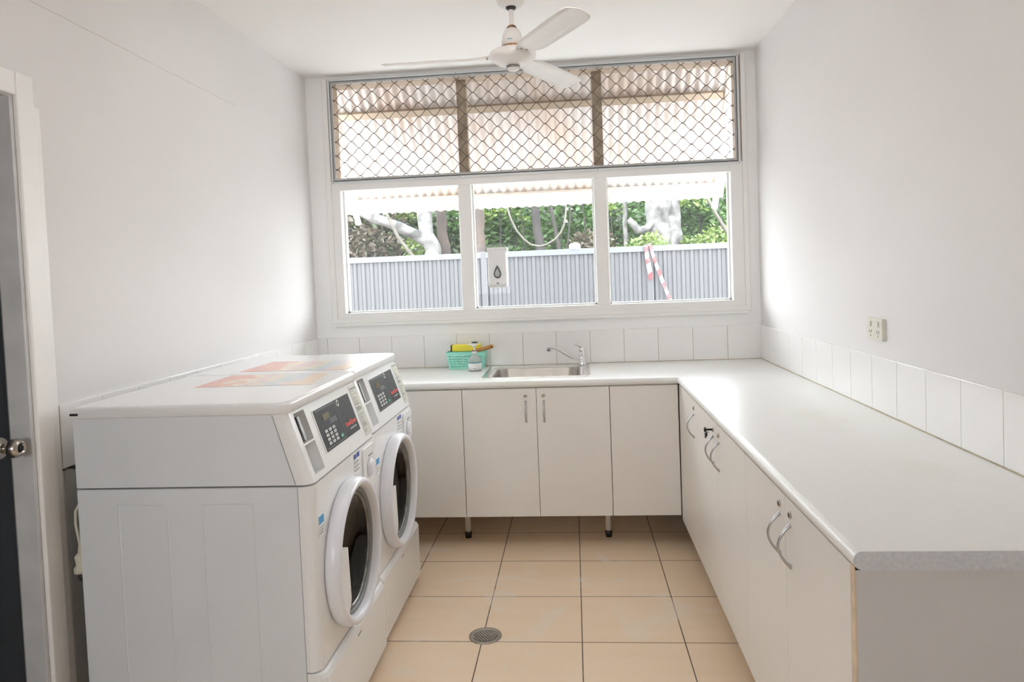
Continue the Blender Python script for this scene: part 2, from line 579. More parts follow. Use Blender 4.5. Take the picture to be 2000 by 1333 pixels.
# ------------------------------------------------------------------ room shell
struct(box(-W - 0.2, 0.2, YR - 0.1, 0.14, -0.12, 0.0).build('floor', M['floor']))
struct(box(-W - 0.2, 0.2, YR - 0.1, 0.14, H, H + 0.12).build('ceiling', M['ceiling']))
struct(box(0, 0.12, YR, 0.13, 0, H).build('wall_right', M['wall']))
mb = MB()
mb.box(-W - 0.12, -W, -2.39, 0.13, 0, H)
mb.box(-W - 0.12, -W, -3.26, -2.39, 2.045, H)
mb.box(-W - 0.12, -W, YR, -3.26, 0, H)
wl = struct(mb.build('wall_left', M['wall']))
cr = MB()
pp = [(-W + 0.0006, -2.45 + 0.06 * i, 2.338 + 0.004 * mnoise.noise(Vector((i * 0.7, 0, 0))) + 0.0006 * (30 - i) * (0.5 if i < 12 else 0.2)) for i in range(26)]
cr.tube(pp, 0.0005, 4)
cr.build('crack', M['grout'], wl)
# back wall round the window opening
WX0, WX1, WZ0, WZ1 = -2.590, -0.090, 1.200, 2.705
mb = MB()
mb.box(-W, WX0, 0, 0.13, 0, H).box(WX1, 0, 0, 0.13, 0, H).box(WX0, WX1, 0, 0.13, 0, WZ0).box(WX0, WX1, 0, 0.13, WZ1, H)
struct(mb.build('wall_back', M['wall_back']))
# rear wall with an opening added to let in fill light (behind the camera)
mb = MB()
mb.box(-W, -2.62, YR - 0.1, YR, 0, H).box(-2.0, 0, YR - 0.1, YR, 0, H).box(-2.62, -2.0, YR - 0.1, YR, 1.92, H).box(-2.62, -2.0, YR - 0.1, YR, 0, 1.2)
struct(mb.build('wall_rear', M['wall']))

# splash tiles: one row, 0.2 m high, on three walls
T = 0.2054
def tile_row(name, wall, a0, a1, off, z0=0.9, z1=1.1025):
    mb = MB()
    g = MB()
    e = 0.0012
    t = 0.008
    k0 = math.floor((a0 - off) / T)
    a = off + k0 * T
    while a < a1:
        b0, b1 = max(a, a0) + e, min(a + T, a1) - e
        if b1 - b0 > 0.01:
            if wall == 'back': mb.box(b0, b1, -t, -0.0002, z0 + e, z1)
            elif wall == 'right': mb.box(-t, -0.0002, b0, b1, z0 + e, z1)
            else: mb.box(-W + 0.0002, -W + t, b0, b1, z0 + e, z1)
        a += T
    if wall == 'back': g.box(a0, a1, -t + 0.002, -0.0001, z0, z1 - 0.001)
    elif wall == 'right': g.box(-t + 0.002, -0.0001, a0, a1, z0, z1 - 0.001)
    else: g.box(-W + 0.0001, -W + t - 0.002, a0, a1, z0, z1 - 0.001)
    o = struct(mb.build(name, M['tile'], bevel=0.0015, bseg=2))
    g.build('grout', M['grout'], o)
    return o
tile_row('trim_1', 'back', -W, 0, -0.2006)
tile_row('trim_2', 'right', -3.4, -0.009, -0.9827)
tr3 = tile_row('trim_3', 'left', -2.285, -0.009, -2.285)
# the broken lower edge and bare patch under the left wall's row
mb = MB()
n = 24
top = [(-W + 0.004, -2.285 + 0.62 * i / n, 0.899) for i in range(n + 1)]
bot = [(-W + 0.004, -2.285 + 0.62 * i / n, 0.895 + 0.009 * sin(i * 2.3) * (1 if i % 3 else 0.2)) for i in range(n + 1)]
mb.loft([bot, top], cap=False, closed=False)
mb.build('broken_edge', M['dark_gap'], tr3, solid=0.006)
# bare grey lower wall board behind the machines
struct(box(-W, -W + 0.005, -2.275, -0.01, 0.0, 0.893).build('trim_4', mat('bare_wall_board', (0.50, 0.51, 0.50), 0.8, noise=0.12, nscale=6)))

# door frame, left wall
mb = MB()
mb.box(-W + 0.001, -W + 0.018, -2.39, -2.322, 0, 2.105)
mb.box(-W + 0.001, -W + 0.018, -3.33, -3.262, 0, 2.105)
mb.box(-W + 0.001, -W + 0.018, -3.262, -2.39, 2.035, 2.105)
mb.box(-W + 0.0015, -W + 0.010, -2.322, -2.29, 0, 2.02)
struct(mb.build('trim_5', M['trim'], bevel=0.004))
mb = MB()
mb.box(-W - 0.12, -W + 0.006, -2.405, -2.391, 0, 2.044)
mb.box(-W - 0.12, -W + 0.006, -3.259, -3.245, 0, 2.044)
mb.box(-W - 0.12, -W + 0.006, -3.245, -2.405, 2.03, 2.044)
struct(mb.build('trim_6', M['jamb'], bevel=0.002))
dr = struct(box(-W - 0.098, -W - 0.058, -3.242, -2.409, 0.006, 2.026).build('door_1', M['door_dark'], bevel=0.002))
kx, ky, kz = -W - 0.058, -2.452, 1.008
mb = MB()
mb.lathe([(0.0, 0), (0.033, 0.0), (0.033, 0.003), (0.028, 0.007), (0.015, 0.009), (0.0125, 0.013), (0.0125, 0.026), (0.014, 0.028), (0.021, 0.033), (0.0265, 0.042),
          (0.028, 0.050), (0.026, 0.060), (0.021, 0.068), (0.0165, 0.071), (0.0145, 0.0705), (0.0135, 0.067), (0.0, 0.067)], (kx + 0.0005, ky, kz), 'x', 40)
kn = mb.build('door_knob', M['knob_steel'], dr)
MB().lathe([(0.0, 0), (0.009, 0), (0.009, 0.002), (0.0, 0.002)], (kx + 0.068, ky, kz), 'x', 20).box(kx + 0.0695, kx + 0.0715, ky - 0.0012, ky + 0.0012, kz - 0.005, kz + 0.005).build('keyhole', M['black'], kn)

# ------------------------------------------------------------------ window
mb = MB()
ZT0, ZT1 = 2.022, 2.078
fy0, fy1 = -0.010, 0.115
mb.box(WX0, -2.537, fy0, fy1, WZ0 + 0.052, ZT1)          # left stile
mb.box(-0.160, WX1, fy0, fy1, WZ0 + 0.052, ZT1)          # right stile
mb.box(WX0, WX1, fy0, fy1, WZ0, 1.256)                    # bottom rail
mb.box(-2.537, -0.160, fy0 + 0.001, fy1, ZT0, ZT1)        # transom
mb.box(-1.795, -1.718, fy0 + 0.002, fy1, 1.256, ZT0)      # mullions
mb.box(-0.968, -0.891, fy0 + 0.002, fy1, 1.256, ZT0)
win = struct(mb.build('window_1', M['trim'], bevel=0.002))
# stepped sill bead
MB().box(WX0 - 0.006, WX1 + 0.006, -0.016, -0.0105, WZ0 - 0.008, WZ0 + 0.022).box(WX0 - 0.008, WX1 + 0.008, -0.026, -0.0005, WZ0 - 0.024, WZ0 - 0.008).build('window_sill', M['trim'], win, bevel=0.002)
MB().box(WX0 - 0.035, WX0 - 0.0005, -0.012, -0.0005, WZ0 - 0.008, WZ1 + 0.01).box(WX1 + 0.0005, WX1 + 0.03, -0.012, -0.0005, WZ0 - 0.008, WZ1 + 0.01).build('casing', M['trim'], win, bevel=0.003)
for x0, x1 in ((-2.537, -1.795), (-1.718, -0.968), (-0.891, -0.160)):
    box(x0 - 0.003, x1 + 0.003, 0.040, 0.044, 1.253, ZT0 + 0.003).build('pane', M['glass'], win)
    b = MB()   # thin outer putty bead
    b.box(x0, x0 + 0.010, 0.0445, 0.075, 1.256, ZT0).box(x1 - 0.010, x1, 0.0445, 0.075, 1.256, ZT0).box(x0, x1, 0.0445, 0.075, 1.256, 1.266)
    b.build('glazing_bead', M['trim'], win)
for x in (-1.762, -0.930):
    box(x - 0.030, x + 0.030, 0.055, 0.115, ZT1, 2.682).build('mullion', M['old_wood'], win, bevel=0.002)

hd_ = MB().box(-2.588, -0.092, -0.0115, 0.1195, 2.674, 2.699).box(-2.588, -2.567, -0.0115, 0.1195, ZT1 + 0.001, 2.668).box(-0.114, -0.092, -0.0115, 0.1195, ZT1 + 0.001, 2.668)
hd_.build('outer_lining', mat('peach_timber', (0.40, 0.31, 0.235), 0.7, noise=0.2, nscale=12), win)

# security grille fixed over the upper lights
gx0, gx1, gz0, gz1 = -2.572, -0.112, 2.068, 2.694
sg = thing('security_grille', 'grey framed diamond mesh security screen over the upper part of the window', 'window grille', (-1.34, -0.02, gz0))
def loc(mb_, root):
    v = root.location
    mb_.v = [(a - v.x, b - v.y, c - v.z) for a, b, c in mb_.v]
    return mb_
def frame_mb(x0, x1, z0, z1, w, y0, y1):
    return MB().box(x0, x1, y0, y1, z1 - w, z1).box(x0, x1, y0, y1, z0, z0 + w).box(x0, x0 + w, y0, y1, z0 + w, z1 - w).box(x1 - w, x1, y0, y1, z0 + w, z1 - w)
loc(frame_mb(gx0 - 0.012, gx1 + 0.012, gz0 - 0.004, gz1 + 0.012, 0.014, -0.019, -0.0105), sg).build('outer_trim', M['white_alu'], sg, bevel=0.001)
loc(frame_mb(gx0 + 0.002, gx1 - 0.002, gz0 + 0.010, gz1 - 0.002, 0.005, -0.024, -0.012), sg).build('gasket', M['gasket'], sg)
loc(frame_mb(gx0 + 0.007, gx1 - 0.007, gz0 + 0.014, gz1 - 0.007, 0.013, -0.028, -0.012), sg).build('frame', M['alu'], sg, bevel=0.002)
# sinuous wires, touching crest to trough
mb = MB()
pw = 0.0960          # horizontal pitch of one diamond
ph = 0.0425          # half diamond height
z = gz0 + 0.018
k = 0
def zig(u):
    # soft zigzag in [-1,1]
    t = (u % 1.0)
    tri = 4 * abs(t - 0.5) - 1
    return 0.25 * tri + 0.77 * sin(tri * pi / 2)
X0, X1 = gx0 + 0.018, gx1 - 0.018
Z0, Z1 = gz0 + 0.024, gz1 - 0.018
rows = int((Z1 - Z0) / ph) + 2
for r in range(rows):
    zc = Z0 + r * ph - 0.006
    run = []
    nst = int((X1 - X0) / (pw / 14))
    for i in range(nst + 1):
        x = X0 + (X1 - X0) * i / nst
        zz = zc + (ph / 2) * zig(x / pw + (0.5 if r % 2 else 0)) * 0.98
        if Z0 - 0.004 <= zz <= Z1 + 0.004:
            run.append((x, -0.018 + (0.0015 if r % 2 else -0.0015), zz))
        else:
            if len(run) > 1: mb.tube(run, 0.0022, 5)
            run = []
    if len(run) > 1: mb.tube(run, 0.0022, 5)
    # little joint crimps
    if r < rows - 1:
        zj = zc + ph / 2
        j0 = math.ceil(X0 / pw * 2) / 2
        xj = (math.floor(X0 / pw) ) * pw
        while xj < X1:
            # crest of row r where zig = +1: phase 0 (even) or .5 (odd)
            xx = xj + (0 if r % 2 == 0 else pw / 2)
            if X0 < xx < X1 and Z0 < zj < Z1:
                mb.box(xx - 0.005, xx + 0.005, -0.0215, -0.0145, zj - 0.003, zj + 0.003)
            xj += pw
loc(mb, sg).build('wire_mesh', M['grille'], sg)
for x in (-2.575, -1.78, -0.94, -0.108):
    for z in (gz0 + 0.002, gz1 + 0.006):
        loc(MB().lathe([(0.0, -0.0205), (0.0025, -0.020), (0.003, -0.019)], (x, 0, z), 'y', 10), sg).build('screw', M['grey_metal'], sg)

# soap dispenser stuck on the middle pane
sd = thing('soap_dispenser', 'white wall soap dispenser with teardrop sight window stuck on the middle window pane', 'soap dispenser', (-1.568, 0.039, 1.385))
rings = []
for y, s in ((0.0, 0.92), (-0.03, 0.98), (-0.075, 1.0), (-0.088, 0.96), (-0.094, 0.86)):
    w = 0.060 * s
    rings.append([(a, y, b) for a, b, c in [(p[0], p[1], 0) for p in rrect(-w, w, 0.115 - 0.118 * s, 0.122 + 0.118 * s, [0.022, 0.010, 0.010, 0.022], 5)]])
mb = MB().loft(rings, True, True)
sdb = mb.build('body', M['plastic_w'], sd)
MB().loft([[(p[0], y, p[1]) for p in rrect(-0.062, 0.062, 0.212, 0.243, 0.008, 4)] for y in (-0.001, -0.082, -0.090)], True, True).build('lid', M['plastic_w'], sd)
def drop(sc, y):
    pts = []
    for k in range(32):
        a = 2 * pi * k / 32
        r = 0.022 * sc
        x = r * sin(a) * (1 - 0.55 * max(0, cos(a)) ** 1.2)
        z = (0.048 if cos(a) > 0 else 0.026) * cos(a) * sc
        pts.append((x, y, 0.082 + z))
    return pts
MB().loft([drop(1.12, -0.0935), drop(1.08, -0.0975), drop(1.0, -0.0975)], True, False).build('window_rim', M['grey_print'], sd)
MB().loft([drop(0.98, -0.0976), drop(0.7, -0.0985)], True, True).build('sight_window', M['soap_grey'], sd)
MB().loft([[(p[0], y, p[1]) for p in rrect(-0.008, 0.008, 0.018, 0.030, 0.004, 4)] for y in (-0.093, -0.098)], True).build('button', M['soap_grey'], sd)

# added fill light in the form of a ceiling batten, above and ahead of the camera
fb = thing('fill_batten', 'added unseen fill light shaped as a white twin tube batten on the ceiling on the door side of the fan', 'fill light', (-1.35, -2.15, H))
MB().box(-0.62, 0.62, -0.055, 0.055, -0.045, -0.0005).box(-0.62, -0.60, -0.055, 0.055, -0.09, -0.045).box(0.60, 0.62, -0.055, 0.055, -0.09, -0.045).build('housing', M['white_alu'], fb, bevel=0.003)
tm = mat('fill_tube', (0.9, 0.9, 0.9), 0.4)
tm.node_tree.nodes['Principled BSDF'].inputs['Emission Color'].default_value = (1.0, 0.975, 0.95, 1)
tm.node_tree.nodes['Principled BSDF'].inputs['Emission Strength'].default_value = 21.0
for yy in (-0.035, 0.035):
    MB().tube([(-0.60, yy, -0.070), (0.60, yy, -0.070)], 0.013, 10).build('tube', tm, fb)

# ------------------------------------------------------------------ ceiling fan
fx, fyy, fz = -1.349, -1.10, 2.441
fan = thing('ceiling_fan', 'old cream three bladed ceiling fan with rust streaks hanging from the ceiling', 'ceiling fan', (fx, fyy, H))
def F(z): return z - H
MB().lathe([(0.0, 0.0), (0.062, 0.0), (0.064, -0.030), (0.058, -0.048), (0.044, -0.058), (0.026, -0.062), (0.0, -0.062)], (0, 0, 0), 'z', 36).build('canopy', M['fan_white'], fan)
MB().lathe([(0.0, -0.0615), (0.024, -0.0615), (0.022, -0.070), (0.014, -0.074), (0.0, -0.074)], (0, 0, 0), 'z', 24).build('canopy_collar', M['black'], fan)
MB().lathe([(0.0105, -0.064), (0.0105, F(2.575))], (0, 0, 0), 'z', 20).build('downrod', M['fan_white'], fan)
MB().lathe([(0.0, F(2.583)), (0.015, F(2.583)), (0.020, F(2.578)), (0.024, F(2.572)), (0.020, F(2.569)), (0.0, F(2.569))], (0, 0, 0), 'z', 24).build('rod_bracket', M['rust'], fan)
MB().lathe([(0.0, F(2.572)), (0.018, F(2.572)), (0.034, F(2.562)), (0.043, F(2.545)), (0.0465, F(2.52)), (0.050, F(2.490)), (0.0, F(2.490))], (0, 0, 0), 'z', 36).build('motor_cover', M['fan_white'], fan)
MB().lathe([(0.0, F(2.490)), (0.0505, F(2.490)), (0.052, F(2.482)), (0.050, F(2.474)), (0.0, F(2.474))], (0, 0, 0), 'z', 36).build('rust_collar', M['rust'], fan)
# faded maker's mark on the cover: a small blue-grey plate
MB().add([(0.0472 * sin(a), -0.0472 * cos(a), z) for z in (F(2.507), F(2.514)) for a in [radians(q) for q in (-24, -18, -12, -6, 0, 6)]], [(i, i + 1, i + 7, i + 6) for i in range(5)]).build('maker_plate', mat('faded_plate', (0.35, 0.48, 0.52), 0.4), fan, solid=0.0012)
MB().lathe([(0.0, F(2.474)), (0.055, F(2.474)), (0.090, F(2.470)), (0.104, F(2.460)), (0.107, F(2.448)), (0.103, F(2.436)), (0.094, F(2.428)), (0.070, F(2.412)), (0.045, F(2.404)), (0.030, F(2.402)), (0.0, F(2.402))], (0, 0, 0), 'z', 56).build('motor_housing', M['fan_white'], fan)
MB().lathe([(0.0, F(2.402)), (0.031, F(2.402)), (0.031, F(2.393)), (0.0, F(2.393))], (0, 0, 0), 'z', 32).build('hub_ring', M['grey_metal'], fan)
MB().lathe([(0.0, F(2.394)), (0.028, F(2.394)), (0.027, F(2.386)), (0.018, F(2.381)), (0.0, F(2.380))], (0, 0, 0), 'z', 32).build('hub_cap', M['fan_white'], fan)
for ang, lab in ((180.4, 0), (-60.0, 1), (62.2, 2)):
    a = radians(ang)
    prof = [(0.085, 0.030), (0.11, 0.036), (0.15, 0.050), (0.20, 0.058), (0.30, 0.060), (0.45, 0.062), (0.54, 0.062), (0.575, 0.058), (0.592, 0.048), (0.600, 0.030)]
    mb = MB()
    vs, fs = [], []
    for r, w in prof:
        tw = radians(-13) * min(1.0, max(0.0, (r - 0.085) / 0.08))
        for q in (-1, -0.5, 0, 0.5, 1):
            t = q * w
            zz = F(2.447) + t * sin(tw) - 0.006 * (q * q) * min(1, (r - 0.08) / 0.1)
            tt = t * cos(tw)
            vs.append((r * cos(a) - tt * sin(a), r * sin(a) + tt * cos(a), zz))
    for i in range(len(prof) - 1):
        for j in range(4):
            fs.append((i * 5 + j, i * 5 + j + 1, (i + 1) * 5 + j + 1, (i + 1) * 5 + j))
    mb.add(vs, fs, True)
    bl = mb.build('blade', M['fan_white'], fan, solid=0.003)
    for r, t in ((0.118, 0.012), (0.118, -0.014)):
        x, y = r * cos(a) - t * sin(a), r * sin(a) + t * cos(a)
        MB().lathe([(0.0, F(2.4405)), (0.0028, F(2.441)), (0.003, F(2.446))], (x, y, 0), 'z', 10).build('blade_screw', M['rust'], bl)

# ------------------------------------------------------------------ cabinets
def bow_handle(mb, p, zt, zb, out, axis):
    """arched pull; p = fixing point on door face, axis 'x' = sticks out to -x, 'y' = to -y"""
    pts, rs = [], []
    n = 16
    for i in range(n + 1):
        t = i / n
        d = out * sin(pi * t) ** 0.85
        z = zt + (zb - zt) * t
        if axis == 'x': pts.append((p[0] - d, p[1], z))
        else: pts.append((p[0], p[1] - d, z))
        rs.append(0.0045 - 0.0012 * sin(pi * t) + (0.002 if i in (0, n) else 0))
    return mb.tube(pts, rs, 10)

def lock(mb, p, axis):
    prof = [(0.0, 0.0), (0.0095, 0.0), (0.0095, -0.003), (0.007, -0.005), (0.0055, -0.004), (0.0, -0.004)]
    return mb.lathe(prof, p, axis, 20)

DF = -0.660      # door face, back run
ZB, ZC = 0.180, 0.8635
def back_unit(name, label, x0, x1, doors, handles):
    u = thing(name, label, 'cabinet', ((x0 + x1) / 2, -0.33, 0), 'cream cabinets of the back run')
    ox, oy = u.location.x, u.location.y
    body = MB()
    x0b, x1b = x0 + 0.0006, x1 - 0.0006
    body.box(x0b - ox, x0b + 0.016 - ox, DF + 0.018 - oy, -0.012 - oy, ZB, ZC - 0.0005)
    body.box(x1b - 0.016 - ox, x1b - ox, DF + 0.018 - oy, -0.012 - oy, ZB, ZC - 0.0005)
    body.box(x0b + 0.016 - ox, x1b - 0.016 - ox, DF + 0.018 - oy, -0.012 - oy, ZB, ZB + 0.016)
    body.box(x0b + 0.016 - ox, x1b - 0.016 - ox, -0.03 - oy, -0.012 - oy, ZB + 0.016, ZC - 0.0005)
    body.box(x0b + 0.016 - ox, x1b - 0.016 - ox, DF + 0.018 - oy, DF + 0.05 - oy, ZC - 0.05, ZC - 0.0005)
    body.build('carcass', M['melamine'], u)
    for (a, b, hx) in doors:
        d = box(a + 0.0012 - ox, b - 0.0012 - ox, DF - oy, DF + 0.0165 - oy, ZB - 0.002, ZC - 0.004).build('door', M['melamine'], u, bevel=0.0008)
        if hx is not None:
            h = MB()
            bow_handle(h, (hx - ox, DF - oy, 0), 0.791, 0.684, 0.030, 'y')
            h.build('handle', M['dim_chrome'], d)
            lk = MB()
            lock(lk, (hx - ox, DF - oy, 0.819), 'y')
            lk.build('lock', M['knob_steel'], d)
            MB().box(hx - 0.0008 - ox, hx + 0.0008 - ox, DF - 0.0048 - oy, DF - 0.0035 - oy, 0.814, 0.824).build('keyhole', M['black'], d)
    return u
u1 = back_unit('base_cabinet', 'plain cream base cabinet in the back run, half hidden behind the second washer', -2.70, -1.7195, [(-2.70, -2.485, None), (-2.485, -2.10, None), (-2.10, -1.7195, None)], 0)
u2 = back_unit('sink_cabinet', 'cream two door cabinet under the sink with a lock and bow handle on each door', -1.7185, -0.9455, [(-1.7185, -1.3265, -1.3835), (-1.3265, -0.9455, -1.288)], 1)
u3 = back_unit('corner_cabinet', 'plain handleless cream corner cabinet right of the sink cabinet', -0.9445, -0.594, [(-0.9445, -0.594, None)], 0)
def cab_leg(u, x, y, h):
    ox, oy = u.location.x, u.location.y
    l = MB().lathe([(0.0, 0.028), (0.0155, 0.028), (0.0155, h - 0.008), (0.019, h - 0.007), (0.019, h), (0.0, h)], (x - ox, y - oy, 0), 'z', 24).build('leg', M['melamine'], u)
    MB().lathe([(0.0, 0.0), (0.017, 0.0), (0.018, 0.004), (0.018, 0.014), (0.0195, 0.016), (0.0195, 0.034), (0.0165, 0.036), (0.0, 0.036)], (x - ox, y - oy, 0), 'z', 24).build('foot', M['black'], l)
for u, pts in ((u1, [(-2.64, -0.5), (-2.64, -0.08), (-1.80, -0.08), (-1.744, -0.475)]), (u2, [(-0.966, -0.475), (-1.66, -0.08), (-0.98, -0.08)]), (u3, [(-0.64, -0.08)])):
    for x, y in pts:
        cab_leg(u, x, y, ZB)

RF = -0.590      # door face, right run
ZR = 0.158
def right_unit(name, label, y0, y1, doors):
    u = thing(name, label, 'cabinet', (-0.30, (y0 + y1) / 2, 0), 'cream cabinets of the right run')
    ox, oy = u.location.x, u.location.y
    ya, yb = y0 + 0.0006, y1 - 0.0006
    body = MB()
    xa, xb = RF + 0.018, -0.012
    body.box(xa - ox, xb - ox, ya - oy, ya + 0.016 - oy, ZR, ZC - 0.0005)
    body.box(xa - ox, xb - ox, yb - 0.016 - oy, yb - oy, ZR, ZC - 0.0005)
    body.box(xa - ox, xb - ox, ya + 0.016 - oy, yb - 0.016 - oy, ZR, ZR + 0.016)
    body.box(-0.03 - ox, xb - ox, ya + 0.016 - oy, yb - 0.016 - oy, ZR + 0.016, ZC - 0.0005)
    body.box(xa - ox, xa + 0.03 - ox, ya + 0.016 - oy, yb - 0.016 - oy, ZC - 0.05, ZC - 0.0005)
    body.build('carcass', M['melamine'], u)
    for (a, b, hy) in doors:
        d = box(RF - ox, RF + 0.0165 - ox, a + 0.0012 - oy, b - 0.0012 - oy, ZR - 0.002, ZC - 0.004).build('door', M['melamine'], u, bevel=0.0008)
        if hy is not None:
            h = MB()
            bow_handle(h, (RF - ox, hy - oy, 0), 0.798, 0.690, 0.032, 'x')
            h.build('handle', M['dim_chrome'], d)
            lk = MB()
            lock(lk, (RF - ox, hy - oy, 0.824), 'x')
            lk.build('lock', M['knob_steel'], d)
            MB().box(RF - 0.0048 - ox, RF - 0.0035 - ox, hy - 0.0008 - oy, hy + 0.0008 - oy, 0.819, 0.829).build('keyhole', M['black'], d)
    for yy in (y0 + 0.06, y1 - 0.06):
        for xx in (RF + 0.1, -0.08):
            cab_leg(u, xx, yy, ZR)
    return u
r1 = right_unit('base_cabinet', 'cream cabinet of the right run with one bow handled door, next to the inner corner', -1.160, -0.664, [(-1.160, -0.76, -1.118), (-0.76, -0.664, None)])
r2 = right_unit('base_cabinet', 'cream two door cabinet midway along the right run, keys hanging in one lock', -2.075, -1.161, [(-1.618, -1.161, -1.560), (-2.075, -1.618, -1.668)])
r3 = right_unit('base_cabinet', 'cream two door cabinet at the near end of the right run beside the end panel', -2.936, -2.076, [(-2.502, -2.076, -2.455), (-2.936, -2.502, -2.548)])
# keys left in the lock
ky = thing('key_bunch', 'small bunch of dark keys hanging from the lock of a right run cabinet door', 'keys', (RF - 0.006, -1.560, 0.824))
MB().box(-0.020, 0.0015, -0.001, 0.001, -0.004, 0.004).lathe([(0.0, -0.030), (0.008, -0.029), (0.010, -0.022), (0.0, -0.019)], (0.0, 0, 0), 'x', 14).build('inserted_key', M['black'], ky)
MB().tube([(-0.021 - 0.010 * cos(a), 0.010 * sin(a), -0.010 - 0.0 * a) for a in [2 * pi * i / 14 for i in range(15)]], 0.0008, 5).build('ring', M['grey_metal'], ky)
MB().box(-0.027, -0.021, -0.002, 0.0, -0.034, -0.012).box(-0.022, -0.016, 0.002, 0.004, -0.028, -0.010).build('spare_key', M['black'], ky, bevel=0.001)
# end panel
ep = thing('end_panel', 'pale grey white end panel closing the near end of the right cabinet run', 'panel', (-0.30, -2.948, 0))
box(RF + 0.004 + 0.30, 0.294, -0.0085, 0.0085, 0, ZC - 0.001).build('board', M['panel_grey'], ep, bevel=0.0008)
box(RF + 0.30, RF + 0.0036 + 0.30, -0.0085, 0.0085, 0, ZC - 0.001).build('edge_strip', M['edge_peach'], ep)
MB().box(RF + 0.302, RF + 0.312, -0.011, -0.0088, 0.856, 0.862).build('bracket', M['black'], ep)

# worktop: two postformed legs forming an L, sink cut out of the back leg
def bull(x_edge, y_edge, axis, a0, a1, back):
    """cross-section ring list for a bullnose slab"""
    r = 0.018
    prof = []
    for k in range(13):
        a = radians(90 + 180 * k / 12)
        prof.append((r + r * cos(a), 0.882 + r * sin(a)))
    return prof
cb = MB()
prof = bull(0, 0, 'x', 0, 0, 0)           # nose from top (u=r) round to bottom
LX, DY = -0.599, -0.6766
SX0, SX1, SY0, SY1 = -1.585, -1.085, -0.525, -0.125   # cut-out
# right leg nose + slab
def section(y): return [(LX + u, y, z) for u, z in prof] + [(-0.001, y, 0.864), (-0.001, y, 0.900)]
ring = [section(y) for y in (-2.976, -0.001)]
cb.loft(ring, True, False)
# back leg nose
def section2(x, yb): return [(x, DY + u, z) for u, z in prof] + [(x, yb, 0.864), (x, yb, 0.900)]
cb.loft([section2(x, SY0) for x in (-2.728, LX + 0.02)], True, False)
cb.box(-2.728, SX0, SY0, -0.001, 0.864, 0.900).box(SX1, LX + 0.02, SY0, -0.001, 0.864, 0.900).box(SX0, SX1, SY1, -0.001, 0.864, 0.900)
wt = cb.build('worktop', M['counter'])
tag(rebase(wt, (-0.30, -1.5, 0.864)), 'long pale speckled laminate worktop running under the window and down the right wall', 'worktop')
pr = [(LX + u, -2.9765, z) for u, z in prof] + [(-0.001, -2.9765, 0.864), (-0.001, -2.9765, 0.900)]
pr2 = [(x, -2.9785, z) for x, _, z in pr]
MB().loft([[(x + 0.30, y + 1.5, z - 0.864) for x, y, z in r] for r in (pr, pr2)], True).build('end_strip', M['counter_end'], wt)
seal = MB()
seal.tube([(-0.0095, -2.97, 0.9012), (-0.0095, -0.01, 0.9012)], 0.0022, 6)
seal.tube([(-0.0095, -0.0095, 0.9012), (-2.72, -0.0095, 0.9012)], 0.0022, 6)
loc(seal, wt).build('sealant', mat('old_sealant', (0.50, 0.43, 0.28), 0.6, noise=0.4, nscale=15), wt)

# sink
sk = thing('sink', 'stainless steel inset sink bowl let into the worktop below the window', 'sink', (-1.335, -0.325, 0.900))
def rr(x0, x1, y0, y1, r, z): return [(x + 1.335, y + 0.325, z) for x, y, _ in rrect(x0, x1, y0, y1, r, 8)]
mb = MB()
rm = MB().loft([rr(-1.632, -1.036, -0.562, -0.058, 0.02, 0.0004), rr(-1.632, -1.036, -0.562, -0.058, 0.02, 0.0025), rr(-1.626, -1.042, -0.556, -0.064, 0.02, 0.0042),
         rr(-1.606, -1.062, -0.540, -0.098, 0.05, 0.0034), rr(-1.596, -1.072, -0.533, -0.108, 0.06, 0.0020), rr(-1.578, -1.092, -0.517, -0.131, 0.07, -0.003)], False, True)
mb.loft([rr(-1.578, -1.092, -0.517, -0.131, 0.07, -0.003),
         rr(-1.572, -1.098, -0.510, -0.137, 0.07, -0.012), rr(-1.560, -1.110, -0.498, -0.149, 0.07, -0.13), rr(-1.535, -1.135, -0.473, -0.174, 0.06, -0.152), rr(-1.37, -1.30, -0.36, -0.29, 0.03, -0.156)], False, True)
mb.build('bowl', M['steel'], sk)
rm.build('rim', M['rim_steel'], sk)
MB().lathe([(0.042, -0.1555), (0.040, -0.150), (0.034, -0.1535), (0.0, -0.1545)], (0, 0, 0), 'z', 24).build('waste', M['chrome'], sk)
# tap
tp = thing('mixer_tap', 'chrome lever mixer tap with long angled swivel spout at the sink corner', 'tap', (-1.0745, -0.085, 0.9045))
MB().lathe([(0.0, 0.0), (0.027, 0.0), (0.027, 0.004), (0.020, 0.010), (0.019, 0.030), (0.0195, 0.075), (0.0175, 0.077), (0.019, 0.079), (0.019, 0.092), (0.014, 0.100), (0.0, 0.102)], (0, 0, 0), 'z', 28).build('body', M['chrome'], tp)
MB().tube([(-0.012, -0.003, 0.012), (-0.045, -0.010, 0.032), (-0.09, -0.020, 0.062), (-0.135, -0.030, 0.092), (-0.160, -0.035, 0.105), (-0.182, -0.040, 0.110), (-0.203, -0.044, 0.110)],
          [0.0105, 0.0095, 0.0088, 0.0085, 0.0085, 0.0092, 0.0095], 14).build('spout', M['chrome'], tp)
MB().lathe([(0.0, 0.0), (0.010, 0.0), (0.0105, -0.014), (0.009, -0.016), (0.0, -0.016)], (-0.198, -0.043, 0.106), 'z', 20).build('aerator', M['grey_metal'], tp)
MB().tube([(0.004, 0, 0.096), (-0.008, -0.002, 0.108), (-0.022, -0.006, 0.116), (-0.042, -0.010, 0.122)], [0.010, 0.009, 0.006, 0.005], 12).build('lever', M['chrome'], tp)

